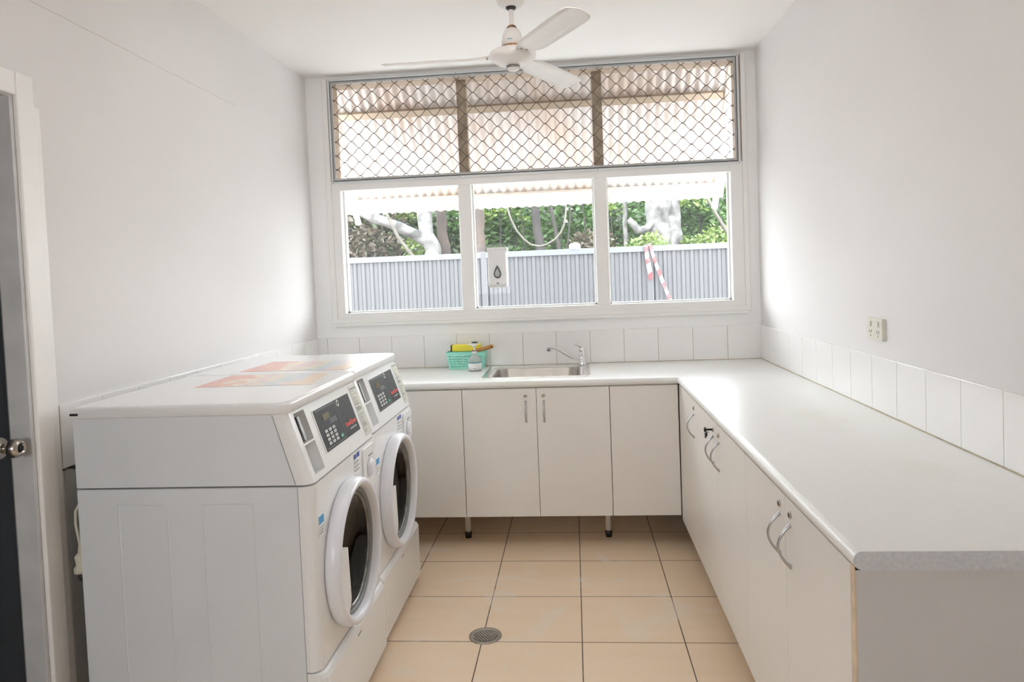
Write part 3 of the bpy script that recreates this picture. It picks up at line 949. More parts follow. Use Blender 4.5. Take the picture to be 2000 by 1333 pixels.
# basket with sponge pack and brush
bk = thing('storage_basket', 'small mint green perforated plastic basket on the worktop left of the sink', 'basket', (-1.772, -0.078, 0.9005))
def basket():
    mb = MB()
    hz = 0.100
    def P(u, v, side):
        # u in 0..1 along the side, v in 0..1 up
        fl = 0.86 + 0.14 * v
        hx, hy = 0.118 * fl, 0.054 * fl
        z = hz * v
        if side == 0: return (-hx + 2 * hx * u, -hy, z)
        if side == 1: return (hx, -hy + 2 * hy * u, z)
        if side == 2: return (hx - 2 * hx * u, hy, z)
        return (-hx, hy - 2 * hy * u, z)
    for side in range(4):
        nu = 14 if side % 2 == 0 else 6
        us = [0.04]
        w = (1 - 0.08) / nu
        for i in range(nu):
            us += [0.04 + w * i + w * 0.22, 0.04 + w * i + w * 0.78]
        us = [0.0] + us[1:] + [1.0]
        vs_ = [0.0]
        for r in range(5):
            vs_ += [0.10 + r * 0.15 + 0.03, 0.10 + r * 0.15 + 0.105]
        vs_ += [1.0]
        for a in range(len(us) - 1):
            for b in range(len(vs_) - 1):
                if a % 2 == 1 and b % 2 == 1 and 0 < a < len(us) - 2:
                    continue
                mb.add([P(us[a], vs_[b], side), P(us[a + 1], vs_[b], side), P(us[a + 1], vs_[b + 1], side), P(us[a], vs_[b + 1], side)], [(0, 1, 2, 3)])
    hx, hy = 0.118 * 0.86, 0.054 * 0.86
    mb.add([(-hx, -hy, 0.001), (hx, -hy, 0.001), (hx, hy, 0.001), (-hx, hy, 0.001)], [(0, 1, 2, 3)])
    return mb
basket().build('tub', M['teal'], bk, solid=0.0018)
MB().tube([(-0.119, -0.055, 0.1), (0.119, -0.055, 0.1), (0.119, 0.055, 0.1), (-0.119, 0.055, 0.1), (-0.119, -0.055, 0.1)], 0.003, 8).build('rim', M['teal'], bk)
sp_ = thing('sponge_pack', 'yellow wrapped sponge block lying across the top of the mint basket', 'sponge', (-1.772, -0.075, 1.0055))
box(-0.085, 0.088, -0.038, 0.032, 0, 0.040).build('sponge', M['yellow'], sp_, bevel=0.005, bseg=3)
box(-0.094, -0.0855, -0.037, 0.031, 0.001, 0.039).build('scourer', mat('olive_scourer', (0.10, 0.09, 0.03), 0.9, noise=0.4, nscale=80), sp_, bevel=0.002)
br = thing('dish_brush', 'brush with round wooden handle sticking out of the basket towards the sink', 'brush', (-1.692, -0.132, 1.010))
MB().tube([(-0.040, 0.0, -0.004), (0.0, 0.004, 0.004), (0.04, 0.008, 0.013), (0.07, 0.011, 0.020), (0.088, 0.013, 0.024)], [0.011, 0.011, 0.0125, 0.013, 0.010], 14).build('wooden_handle', M['wood'], br)
MB().lathe([(0.0045, -0.002), (0.0045, 0.002)], (0.078, 0.0, 0.0215), 'y', 10, cap=True).build('hanging_hole', M['black'], br)

hb = thing('pump_bottle', 'clear hand wash pump bottle with white label and dark teal band beside the basket', 'bottle', (-1.706, -0.215, 0.9003))
MB().lathe([(0.0, 0.0), (0.036, 0.0), (0.039, 0.004), (0.039, 0.058), (0.037, 0.068), (0.030, 0.080), (0.018, 0.090), (0.013, 0.094), (0.013, 0.102), (0.0, 0.102)], (0, 0, 0), 'z', 32).build('bottle_body', M['bottle'], hb)
MB().lathe([(0.0, 0.003), (0.035, 0.003), (0.0355, 0.052), (0.0, 0.052)], (0, 0, 0), 'z', 32).build('liquid', M['label_w'], hb)
MB().lathe([(0.0394, 0.006), (0.0394, 0.050)], (0, 0, 0), 'z', 32).build('label_sheet', M['label_w'], hb, solid=0.0004)
MB().lathe([(0.0398, 0.049), (0.0398, 0.054)], (0, 0, 0), 'z', 32).build('label_band', M['teal_line'], hb, solid=0.0004)
MB().add([(0.0402 * sin(a), -0.0402 * cos(a), z) for z in (0.014, 0.018) for a in (-0.1, 0.0, 0.1, 0.2)], [(i, i + 1, i + 5, i + 4) for i in range(3)]).build('label_print', M['grey_print'], hb, solid=0.0003)
MB().lathe([(0.0, 0.102), (0.015, 0.102), (0.015, 0.114), (0.010, 0.117), (0.005, 0.118), (0.005, 0.143), (0.0, 0.143)], (0, 0, 0), 'z', 24).build('pump_collar', M['plastic_w'], hb)
MB().lathe([(0.0, 0.117), (0.0112, 0.117), (0.0112, 0.1205), (0.0, 0.1205)], (0, 0, 0), 'z', 24).build('pump_ring', M['black'], hb)
MB().lathe([(0.0, 0.142), (0.010, 0.142), (0.016, 0.150), (0.018, 0.160), (0.012, 0.165), (0.0, 0.166)], (0, 0, 0), 'z', 24).tube([(0.0, 0, 0.158), (-0.018, -0.006, 0.158), (-0.034, -0.010, 0.153)], [0.007, 0.006, 0.004], 10).build('pump_head', M['plastic_w'], hb)
MB().lathe([(0.0, 0.1655), (0.018, 0.1655), (0.017, 0.172), (0.0, 0.173)], (0.003, 0, 0), 'z', 24).build('pump_cap', mat('dark_green_cap', (0.02, 0.05, 0.035), 0.4), hb)

# power outlet on the right wall
po = thing('power_outlet', 'cream double power outlet on the right wall above the tiles', 'power outlet', (-0.0005, -1.642, 1.205))
MB().loft([[(x, p[0], p[1]) for p in rrect(-0.066, 0.066, -0.040, 0.040, 0.006, 4)] for x in (0.0, -0.010, -0.013)], True).build('plate', M['outlet'], po, bevel=0.001)
for s in (-0.032, 0.032):
    MB().box(-0.018, -0.0131, s - 0.007, s + 0.007, 0.008, 0.028).build('switch', M['outlet'], po, bevel=0.002)
    b = MB()
    b.box(-0.0145, -0.0131, s - 0.009, s - 0.006, -0.016, -0.006).box(-0.0145, -0.0131, s + 0.006, s + 0.009, -0.016, -0.006).box(-0.0145, -0.0131, s - 0.0015, s + 0.0015, -0.030, -0.022)
    b.build('socket_slots', M['grey_print'], po)

# floor drain
fd = thing('floor_drain', 'round stainless floor drain grate set in the tiles', 'drain', (-1.516, -1.565, 0.0003))
MB().lathe([(0.066, 0.0), (0.066, 0.003), (0.062, 0.0042), (0.049, 0.0042), (0.047, 0.0025), (0.047, 0.0)], (0, 0, 0), 'z', 48).build('ring', M['steel'], fd)
MB().lathe([(0.0, 0.0004), (0.047, 0.0004)], (0, 0, 0), 'z', 32).build('shaft', M['black'], fd)
mb = MB()
for i in range(-4, 5):
    c = i * 0.0105
    hl = sqrt(max(0, 0.047 ** 2 - c * c))
    mb.box(c - 0.0026, c + 0.0026, -hl, hl, 0.001, 0.0036)
for i in range(-4, 5):
    c = i * 0.0105
    hl = sqrt(max(0, 0.047 ** 2 - c * c))
    mb.box(-hl, hl, c - 0.0026, c + 0.0026, 0.0012, 0.0034)
mb.v = [(x * cos(0.6) - y * sin(0.6), x * sin(0.6) + y * cos(0.6), z) for x, y, z in mb.v]
mb.build('grate', M['steel'], fd)

# ------------------------------------------------------------------ washing machines
MW = 0.6675
PB = Vector((0.0, 0, 0.858)); PT = Vector((-0.070, 0, 1.070))
VD = (PT - PB); VL = VD.length; VD = VD.normalized(); ND = Vector((VD.z, 0, -VD.x))
def S(u, v, n=0.0):
    """point on the sloping control face: u along the width, v = 0..1 up the slope, n outwards"""
    p = PB + VD * (v * VL) + ND * n
    return (p.x, u, p.z)
def sbox(u0, u1, v0, v1, n0, n1):
    c = [S(u, v, n) for n in (n0, n1) for (u, v) in ((u0, v0), (u1, v0), (u1, v1), (u0, v1))]
    return c, [(0, 3, 2, 1), (4, 5, 6, 7), (0, 1, 5, 4), (1, 2, 6, 5), (2, 3, 7, 6), (3, 0, 4, 7)]
BX = -0.735
def outline(xf, z, r=0.032, y0=0.0, y1=MW, xb=BX, n=6):
    return [(x, y, z) for x, y, _ in rrect(xb, xf, y0, y1, [r, r, 0.004, 0.004], n)]
def washer(name, label, loc_):
    w = thing(name, label, 'washing machine', loc_, None)
    n = 6
    m = n + 1
    # cabinet with a round opening in the front
    cyd, czd, R0 = 0.300, 0.550, 0.216
    mb = MB()
    mb.loft([outline(0.0, 0.292), outline(0.0, 0.852)], True, False, skip=(n,))
    y0, y1, z0, z1 = 0.032, MW - 0.032, 0.292, 0.852
    angs = sorted(set([2 * pi * k / 72 for k in range(72)] + [math.atan2(zz - czd, yy - cyd) % (2 * pi) for yy in (y0, y1) for zz in (z0, z1)]))
    inner, outer = [], []
    for a in angs:
        c, s = cos(a), sin(a)
        t = min((y1 - cyd) / c if c > 1e-9 else 9, (y0 - cyd) / c if c < -1e-9 else 9, (z1 - czd) / s if s > 1e-9 else 9, (z0 - czd) / s if s < -1e-9 else 9)
        inner.append((0.0, cyd + R0 * c, czd + R0 * s))
        outer.append((0.0, cyd + t * c, czd + t * s))
    mb.loft([inner, outer], False, False)
    cab = mb.build('cabinet', [M['enamel']], w)
    # pressed side panels: shallow raised ribs on the near side
    sd_ = MB()
    for a, b in ((-0.604, -0.450), (-0.338, -0.182)):
        rib = [(a, 0.17), (b, 0.17), (b, 0.805), (a, 0.805)]
        for i in range(4):
            p, q = rib[i], rib[(i + 1) % 4]
            sd_.tube([(p[0], -0.0012, p[1]), (q[0], -0.0012, q[1])], 0.0022, 6)
    sd_.build('pressed_ribs', M['enamel_side_shaded'], w)
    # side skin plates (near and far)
    MB().box(BX + 0.002, -0.045, -0.0012, 0.0003, 0.030, 0.8495).build('side_panel', M['enamel_side_shaded'], w)
    MB().box(BX + 0.002, -0.045, MW - 0.0003, MW + 0.0012, 0.030, 0.8495).build('side_panel', M['enamel_side_shaded'], w)
    # upper control housing
    hs = MB()
    bot = outline(0.0, 0.858)
    top = outline(-0.070, 1.070)
    hs.loft([bot, top], True, False, skip=(n,))
    u0, u1 = 0.032, MW - 0.032
    uc0, uc1, vc0, vc1 = 0.048, 0.132, 0.085, 0.955
    for a, b in ((u0, uc0), (uc0, uc1), (uc1, u1)):
        for c, d in ((0, vc0), (vc0, vc1), (vc1, 1)):
            if a == uc0 and c == vc0:
                continue
            hs.add([S(a, c), S(b, c), S(b, d), S(a, d)], [(0, 1, 2, 3)])
    dn = -0.036
    q = [(uc0, vc0), (uc1, vc0), (uc1, vc1), (uc0, vc1)]
    for i in range(4):
        a, b = q[i], q[(i + 1) % 4]
        hs.add([S(*a), S(*b), S(*b, dn), S(*a, dn)], [(0, 1, 2, 3)])
    hs.add([S(*a, dn) for a in q], [(0, 1, 2, 3)])
    hsg = hs.build('control_housing', M['enamel'], w)
    MB().box(BX + 0.002, -0.05, -0.0010, 0.0003, 0.8525, 0.8553).build('housing_seam', M['grey_print'], w)
    # side upper plate
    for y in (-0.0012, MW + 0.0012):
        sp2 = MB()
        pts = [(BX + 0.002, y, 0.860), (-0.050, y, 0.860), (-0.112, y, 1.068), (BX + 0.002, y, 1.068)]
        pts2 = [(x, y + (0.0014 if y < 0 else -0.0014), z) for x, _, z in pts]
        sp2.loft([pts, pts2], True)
        sp2.build('upper_side_panel', M['enamel_side_shaded'], w)
    MB().box(-0.0455, -0.0435, -0.0011, 0.0003, 0.030, 0.851).build('side_seam', M['grey_print'], w)
    MB().loft([[(-0.0500, y, 0.860), (-0.0478, y, 0.860), (-0.1098, y, 1.068), (-0.1120, y, 1.068)] for y in (-0.0011, 0.0003)], True).build('side_seam', M['grey_print'], w)
    # coin slot fittings
    MB().add(*sbox(uc0, uc1, 0.50, 0.525, dn + 0.001, 0.0)).build('coin_shelf', M['enamel'], hsg)
    cm = MB()
    cm.add(*sbox(uc0 + 0.006, uc0 + 0.022, 0.60, 0.92, dn + 0.001, -0.010))
    cm.add(*sbox(uc0 + 0.026, uc0 + 0.044, 0.54, 0.90, dn + 0.001, -0.004))
    cm.build('coin_mechanism', M['grey_metal'], hsg, bevel=0.002)
    # control panel
    cp = MB()
    cp.add(*sbox(0.186, 0.540, 0.235, 0.865, 0.0003, 0.0025))
    cpo = cp.build('control_panel', M['panel_blk'], w, bevel=0.0006)
    fr_ = MB()
    for (a, b, c, d) in ((0.178, 0.548, 0.225, 0.235), (0.178, 0.548, 0.865, 0.875), (0.178, 0.186, 0.235, 0.865), (0.540, 0.548, 0.235, 0.865)):
        fr_.add(*sbox(a, b, c, d, 0.0003, 0.0016))
    fr_.build('panel_frame', M['enamel'], cpo)
    MB().add(*sbox(0.245, 0.305, 0.66, 0.755, 0.0026, 0.0034)).build('display', M['display'], cpo)
    MB().add(*sbox(0.384, 0.3855, 0.26, 0.84, 0.0026, 0.0030)).add(*sbox(0.200, 0.385, 0.838, 0.843, 0.0026, 0.0030)).add(*sbox(0.200, 0.385, 0.262, 0.267, 0.0026, 0.0030)).build('border_line', M['grey_print'], cpo)
    ks = MB()
    for i in range(3):
        for j in range(4):
            u = 0.232 + i * 0.036; v = 0.325 + j * 0.062
            ks.add(*sbox(u - 0.011, u + 0.011, v - 0.020, v + 0.020, 0.0026, 0.0045))
    kd = ks
    for i in range(3):
        for j in range(4):
            u = 0.232 + i * 0.036; v = 0.325 + j * 0.062
            kd.add(*sbox(u - 0.002, u + 0.002, v - 0.008, v + 0.008, 0.0044, 0.0050), mi=1)
    kd.build('keypad', [M['key'], M['ink']], cpo)
    MB().add(*sbox(0.335, 0.362, 0.300, 0.350, 0.0026, 0.0048)).build('start_key', M['green'], cpo, bevel=0.001)
    lg = MB()
    for j in range(3):
        for i in range(3):
            u = 0.305 + i * 0.022; v = 0.585 + j * 0.026
            lg.add(*sbox(u - 0.008, u + 0.008, v - 0.004, v + 0.004, 0.0026, 0.0030))
    lg.build('legend_print', M['grey_print'], cpo)
    # round swirl badge
    bd = MB()
    for k0 in (0, pi):
        pts = []
        for i in range(9):
            a = k0 + pi * 0.95 * i / 8
            rr_ = 0.0125 - 0.006 * i / 8
            pts.append(S(0.4085 + rr_ * cos(a), 0.800 + rr_ * sin(a) / VL, 0.003))
        bd.tube(pts, [0.0012 + 0.0015 * sin(pi * i / 8) for i in range(9)], 5)
    bd.build('swirl_badge', M['label_w'], cpo)
    def smat(u, v, nn=0.0027, rot=0.0):
        c = Vector(S(u, v, nn))
        m4 = Matrix(((0, VD.x, ND.x, c.x), (1, VD.y, ND.y, c.y), (0, VD.z, ND.z, c.z), (0, 0, 0, 1)))
        return m4 @ Matrix.Rotation(rot, 4, 'Z')
    text_mesh('brand_lettering', 'SpeedQueen', 0.022, M['red'], cpo, smat(0.472, 0.425), bold=True)
    MB().add(*sbox(0.446, 0.514, 0.322, 0.345, 0.0026, 0.0030)).build('subtitle_print', M['grey_print'], cpo)
    # instruction sheet with printed lines
    st = MB().add(*sbox(0.572, 0.655, 0.07, 0.95, 0.0003, 0.0010)).build('instruction_sheet', M['sheet'], w)
    pl = MB()
    pl.add(*sbox(0.580, 0.647, 0.885, 0.905, 0.0011, 0.0014))
    rnd = random.Random(5)
    v = 0.85
    while v > 0.12:
        wd = rnd.uniform(0.02, 0.055)
        pl.add(*sbox(0.580, 0.580 + wd, v, v + (0.012 if rnd.random() < 0.25 else 0.006), 0.0011, 0.0014))
        v -= rnd.choice((0.022, 0.028, 0.05))
    pl.build('printed_lines', M['ink'], st)
    # lid with rounded front
    ld = MB()
    rings = []
    for z, xo, yo in ((1.071, -0.063, 0.002), (1.073, -0.060, 0.004), (1.096, -0.060, 0.004), (1.101, -0.062, 0.003), (1.104, -0.067, -0.002), (1.105, -0.074, -0.008)):
        rings.append(outline(xo, z, 0.034, -yo, MW + min(yo, 0.0008), BX - 0.004 + max(0, -yo)))
    ld.loft(rings, False, True)
    ld.add(rings[-1], [tuple(range(len(rings[-1])))], False)
    ld.add(rings[0], [tuple(reversed(range(len(rings[0]))))], False)
    ld.build('lid', M['enamel'], w)
    MB().box(BX - 0.004, BX + 0.022, -0.0055, -0.0043, 1.080, 1.087).build('lid_notch', M['black'], w)
    # base panel, a touch proud
    bp_ = MB()
    bp_.loft([outline(0.004, 0.030, 0.03), outline(0.018, 0.040, 0.03), outline(0.018, 0.270, 0.03), outline(0.010, 0.283, 0.03), outline(0.002, 0.288, 0.03)], True, False)
    bp_.build('base_panel', M['enamel'], w)
    MB().box(0.0184, 0.0194, 0.30, 0.34, 0.247, 0.252).build('panel_screw', M['grey_print'], w)
    for x in (-0.68, -0.06):
        for y in (0.06, MW - 0.06):
            MB().lathe([(0.0, 0.0), (0.022, 0.0), (0.022, 0.008), (0.012, 0.012), (0.010, 0.030), (0.0, 0.030)], (x, y, 0), 'z', 16).build('foot', M['black'], w)
    # door: ring, bowl, handle
    c = (0.0, cyd, czd)
    R1 = 0.238
    rg = MB().lathe([(0.216, -0.02), (0.216, 0.0004), (R1 - 0.002, 0.0004), (R1 + 0.002, 0.008), (R1 + 0.001, 0.030), (R1 - 0.003, 0.044), (R1 - 0.009, 0.049), (R1 - 0.016, 0.050), (0.214, 0.046), (0.208, 0.036), (0.205, 0.018), (0.204, -0.02)], c, 'x', 80)
    dr_ = rg.build('door', M['plastic_b'], w)
    MB().lathe([(0.2055, 0.022), (0.198, 0.026), (0.191, 0.020), (0.189, 0.008), (0.196, -0.02)], c, 'x', 72).build('gasket', M['rubber'], dr_)
    MB().lathe([(0.191, 0.014), (0.184, 0.019), (0.179, 0.014), (0.177, 0.002)], c, 'x', 72).build('inner_seal', M['grey_metal'], dr_)
    MB().lathe([(0.179, 0.012), (0.170, 0.010), (0.155, -0.006), (0.120, -0.022), (0.060, -0.033), (0.0, -0.036)], c, 'x', 64).build('glass_bowl', M['door_glass'], dr_)
    hd = MB()
    hp = []
    for k in range(13):      # chord segment following the ring's inner edge
        a = radians(162 + (231 - 162) * k / 12)
        hp.append((cyd + 0.209 * cos(a), czd + 0.209 * sin(a)))
    xl = cyd - 0.100
    hp = hp + [(xl - 0.006, czd - 0.138), (xl, czd - 0.120), (xl - 0.012, czd + 0.050)]
    hd.loft([[(x, p[0], p[1]) for p in hp] for x in (0.006, 0.032, 0.036)], True)
    hd.build('door_handle', M['plastic_w'], dr_, bevel=0.002)
    # drum seen through the glass
    dm = MB().lathe([(0.216, -0.02), (0.214, -0.06), (0.205, -0.10), (0.23, -0.11), (0.23, -0.42), (0.0, -0.43)], c, 'x', 48)
    for k in range(3):
        a = 2 * pi * k / 3 + 0.5
        dm.tube([(-0.13, cyd + 0.20 * cos(a), czd + 0.20 * sin(a)), (-0.40, cyd + 0.20 * cos(a), czd + 0.20 * sin(a))], 0.035, 10)
    dm.build('drum', M['dark_steel'], w)
    # detergent drawer, top right of the front
    dd = MB()
    dd.loft([[(x, p[0], p[1]) for p in rrect(0.492, 0.640, 0.712, 0.838, 0.012, 4)] for x in (0.0004, 0.004, 0.006)], True)
    ddo = dd.build('detergent_drawer', M['enamel'], w, bevel=0.001)
    MB().lathe([(0.0, 0.0003), (0.036, 0.0003), (0.030, 0.010), (0.020, 0.012), (0.0, 0.012)], (0.006, 0.566, 0.758), 'x', 28).build('drawer_grip', M['plastic_b'], ddo)
    MB().box(0.0065, 0.009, 0.555, 0.600, 0.7995, 0.806).build('grip_slot', M['grey_print'], ddo)
    MB().lathe([(0.0, 0.0003), (0.0055, 0.0003), (0.005, 0.003), (0.0, 0.003)], (0.0, 0.650, 0.740), 'x', 14).build('drawer_screw', M['ink'], w)
    # stickers
    s1 = MB().box(0.0003, 0.0010, 0.396, 0.462, 0.772, 0.848).build('warning_sticker', M['label_w'], w)
    MB().box(0.0011, 0.0014, 0.398, 0.424, 0.828, 0.844).box(0.0011, 0.0014, 0.430, 0.460, 0.828, 0.846).build('blue_heading', M['blue_print'], s1)
    t_ = MB()
    for i in range(4):
        for j in range(3):
            t_.box(0.0011, 0.0014, 0.402 + i * 0.015, 0.409 + i * 0.015, 0.812 - j * 0.014, 0.817 - j * 0.014)
    t_.build('small_print', M['ink'], s1)
    s2 = MB().box(0.0003, 0.0010, 0.036, 0.082, 0.682, 0.752).build('round_corner_sticker', M['label_w'], w)
    MB().box(0.0011, 0.0014, 0.038, 0.080, 0.724, 0.748).build('blue_heading', M['teal_print'], s2)
    t_ = MB()
    for j in range(3):
        t_.box(0.0011, 0.0014, 0.040, 0.074, 0.712 - j * 0.009, 0.715 - j * 0.009)
    t_.build('small_print', M['grey_print'], s2)
    return w
m1 = washer('washing_machine', 'white coin operated front loading washer nearest the door, its shade-tinted side panel in view', (-1.900, -2.350, 0.0))

def copy_tree(o, parent=None):
    c = o.copy()
    COL.objects.link(c)
    c.parent = parent
    for ch in list(o.children):
        copy_tree(ch, c)
    return c
m2 = copy_tree(m1)
m2.location = (-1.912, -2.350 + 0.672, 0.0)
m1['group'] = m2['group'] = 'coin operated washers along the left wall'
m2['label'] = 'white coin operated front loading washer standing against the back counter side, behind the first washer'

# posters lying on the lids
def poster(name, label, pts, mt):
    cx = sum(p[0] for p in pts) / 4; cy = sum(p[1] for p in pts) / 4
    mb = MB().loft([[(x - cx, y - cy, z) for x, y in pts] for z in (0.0, 0.0007)], True)
    o = mb.build(name, mt)
    o.location = (cx, cy, 1.1052)
    return tag(o, label, 'poster', 'posters on the washer tops')
poster('poster', 'reflection-paled orange and yellow poster lying flat on top of the nearer washer', [(-2.44, -2.00), (-2.02, -2.00), (-2.06, -1.705), (-2.45, -1.705)], M['poster_a'])
poster('poster', 'reflection-paled pink and blue poster lying flat on top of the washer farther from the door', [(-2.47, -1.60), (-2.03, -1.62), (-2.00, -1.30), (-2.47, -1.27)], M['poster_b'])

# extension lead hanging behind the near washer
ec = thing('power_lead', 'ivory power lead with socket joined to a black plug behind the near washer', 'power cord', (-2.668, -2.325, 0.0))
MB().tube([(0.022, 0.20, 0.86), (0.012, 0.03, 0.815), (0.006, 0.0, 0.78), (0.004, 0.0, 0.74), (0.010, 0.0, 0.70), (0.014, 0.0, 0.672)], 0.0042, 8).build('ivory_cable', M['cord_w'], ec)
MB().lathe([(0.0, 0.672), (0.006, 0.672), (0.008, 0.650), (0.014, 0.645), (0.018, 0.638), (0.015, 0.622), (0.015, 0.612), (0.021, 0.604), (0.021, 0.590), (0.0, 0.588)], (0.014, 0.0, 0.0), 'z', 20).build('socket', M['cord_w'], ec)
MB().lathe([(0.0, 0.5875), (0.016, 0.5875), (0.012, 0.565), (0.0, 0.563)], (0.018, 0.0, 0.0), 'z', 16).tube([(0.018, 0, 0.566), (0.023, 0.0, 0.53), (0.027, 0.02, 0.48), (0.022, 0.05, 0.40), (0.012, 0.10, 0.20), (0.010, 0.15, 0.03), (0.012, 0.30, 0.008)], 0.005, 8).build('black_plug', M['black'], ec)

# ------------------------------------------------------------------ outside
gy = struct(box(-14, 10, 0.13, 5.9, -0.35, -0.15).build('ground', M['concrete']))
gy2 = struct(box(-22, 18, 5.9, 24, -0.35, -0.10).build('ground_woodland', M['soil']))
gy3 = struct(box(-14, 12, -16, YR - 0.10, -0.25, -0.06).build('ground_rear', mat('rear_paving', (0.30, 0.32, 0.34), 0.9)))

# awning over the window
aw = thing('window_awning', 'cream corrugated awning sheet sloping down outside above the window', 'awning', (-1.44, 0.13, 2.9))
ax0, ax1 = -2.83, -0.02
yT, zT, yB, zB = 0.14, 2.912, 0.90, 1.955
mb = MB()
nx = 46 * 8
NS = 10
sl = Vector((0, yB - yT, zB - zT)); sll = sl.length; sl = sl / sll; nn = Vector((0, -sl.z, sl.y))
vs, fs = [], []
for i in range(nx + 1):
    x = ax0 + (ax1 - ax0) * i / nx
    hgt = 0.0085 * sin(2 * pi * x / 0.0605)
    for j in range(NS + 1):
        p = Vector((x, yT, zT)) + sl * (sll * j / NS) + nn * hgt
        vs.append((p.x + 1.44, p.y - 0.13, p.z - 2.9))
for i in range(nx):
    for j in range(NS):
        a = i * (NS + 1) + j
        fs.append((a, a + 1, a + NS + 2, a + NS + 1))
mb.add(vs, fs, True)
mb.build('corrugated_sheet', M['awning'], aw, solid=0.0015)
def beam(x0, x1, s, w, h, name, mt):
    mb = MB()
    c = Vector((0, yT, zT)) + sl * s
    ring = []
    for a, b in ((-w / 2, -0.012), (w / 2, -0.012), (w / 2, -0.012 - h), (-w / 2, -0.012 - h)):
        p = c + sl * a + nn * b
        ring.append((p.y - 0.13, p.z - 2.9))
    mb.loft([[(x + 1.44, y, z) for y, z in ring] for x in (x0, x1)], True)
    return mb.build(name, mt, aw)
beam(ax0 + 0.03, ax1 - 0.03, 0.42, 0.045, 0.03, 'purlin', M['cream_timber'])
beam(ax0 + 0.03, ax1 - 0.03, sll - 0.115, 0.045, 0.03, 'front_rail', M['cream_light'])
for x in (-2.70, -0.08):
    mb = MB()
    a = Vector((x, yT, zT)) + nn * -0.06
    b = Vector((x, yB, zB)) + nn * -0.05 + sl * 0.05
    mb.tube([(a.x + 1.44, a.y - 0.13, a.z - 2.9), (b.x + 1.44, b.y - 0.13, b.z - 2.9)], 0.022, 4)
    mb.build('bracket_arm', M['cream_light'], aw)
# roof eave above
ev = struct(MB().box(-5, 3, 0.131, 0.62, 3.02, 3.14).box(-5, 3, 0.131, 0.16, 2.86, 3.02).build('eave', M['eave']))

# fence
FY = 5.70
fn = thing('metal_fence', 'blue grey ribbed sheet steel fence with capped top rail beyond the window', 'fence', (-1.2, FY, -0.15))
posts = [-7.02, -4.70, -2.366, -0.049, 2.27, 4.6]
pitch = 0.1225
for a, b in zip(posts[:-1], posts[1:]):
    mb = MB()
    prof2 = []
    x = a + 0.03
    while x < b - 0.03:
        for dx, dy in ((0.0, 0.0), (0.030, 0.0), (0.048, -0.022), (0.086, -0.022), (0.104, 0.0)):
            if x + dx < b - 0.03: prof2.append((x + dx, dy))
        x += pitch
    prof2.append((b - 0.03, 0.0))
    mb.loft([[(px + 1.2, py, z) for px, py in prof2] for z in (0.03, 1.88)], False, False, closed=False)
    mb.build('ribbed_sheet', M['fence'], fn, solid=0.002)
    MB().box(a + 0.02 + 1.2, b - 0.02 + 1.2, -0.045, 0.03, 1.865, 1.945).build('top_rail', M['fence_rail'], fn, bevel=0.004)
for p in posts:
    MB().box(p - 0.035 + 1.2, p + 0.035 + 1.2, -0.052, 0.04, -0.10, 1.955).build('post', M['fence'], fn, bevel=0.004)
# dark strip along the gap beside a post joint
MB().box(-0.049 + 0.036 + 1.2, -0.049 + 0.046 + 1.2, -0.053, -0.02, 0.0, 1.86).box(-2.366 + 0.036 + 1.2, -2.366 + 0.046 + 1.2, -0.053, -0.02, 0.0, 1.86).build('joint_dark_strip', M['gasket'], fn)

# white cap on the rail
wc = MB().loft([[(x, y, z) for x, y, _ in rrect(-w_, w_, -0.05, 0.05, 0.03, 4)] for z, w_ in ((0.0, 0.078), (0.04, 0.078), (0.065, 0.066), (0.078, 0.045))], True, True).build('rail_cap', M['plastic_w'])
wc.location = (-1.071, FY - 0.008, 1.7405 + 0.055)
tag(wc, 'small white domed plastic cap sitting on the fence top rail', 'cap')

# barricade tape
def ribbon(name, pts, w, parent, step=0.075):
    P = [Vector(p) for p in pts]
    # resample
    out = [P[0]]
    for a, b in zip(P[:-1], P[1:]):
        n_ = max(1, int((b - a).length / step))
        for i in range(1, n_ + 1): out.append(a.lerp(b, i / n_))
    mb = MB()
    for i in range(len(out) - 1):
        a, b = out[i], out[i + 1]
        tw0 = 0.35 * sin(i * 0.9); tw1 = 0.35 * sin((i + 1) * 0.9)
        d0 = Vector((cos(tw0), sin(tw0), 0)) * w / 2; d1 = Vector((cos(tw1), sin(tw1), 0)) * w / 2
        sk_ = Vector((0, 0, 0.02))
        mb.add([a - d0 - sk_, a + d0 + sk_, b + d1 + sk_, b - d1 - sk_], [(0, 1, 2, 3)], False, i % 2)
    return mb.build(name, [M['tape_w'], M['tape_r']], parent, solid=0.0006)
bt = thing('barricade_tape', 'red and white striped barricade tape tied over the fence top', 'tape', (-0.06, FY - 0.08, 1.80))
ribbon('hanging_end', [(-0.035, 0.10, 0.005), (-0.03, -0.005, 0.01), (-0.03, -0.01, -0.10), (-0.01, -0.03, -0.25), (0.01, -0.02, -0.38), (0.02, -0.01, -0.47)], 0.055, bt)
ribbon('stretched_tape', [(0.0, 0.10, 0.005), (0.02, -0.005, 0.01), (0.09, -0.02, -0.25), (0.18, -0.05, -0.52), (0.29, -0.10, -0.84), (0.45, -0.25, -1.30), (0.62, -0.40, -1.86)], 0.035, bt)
MB().tube([(-0.035 + 0.022 * cos(a), 0.004 + 0.014 * sin(a), -0.015 + 0.012 * sin(2 * a)) for a in [2 * pi * i / 10 for i in range(11)]], 0.008, 6).build('knot', M['tape_w'], bt)

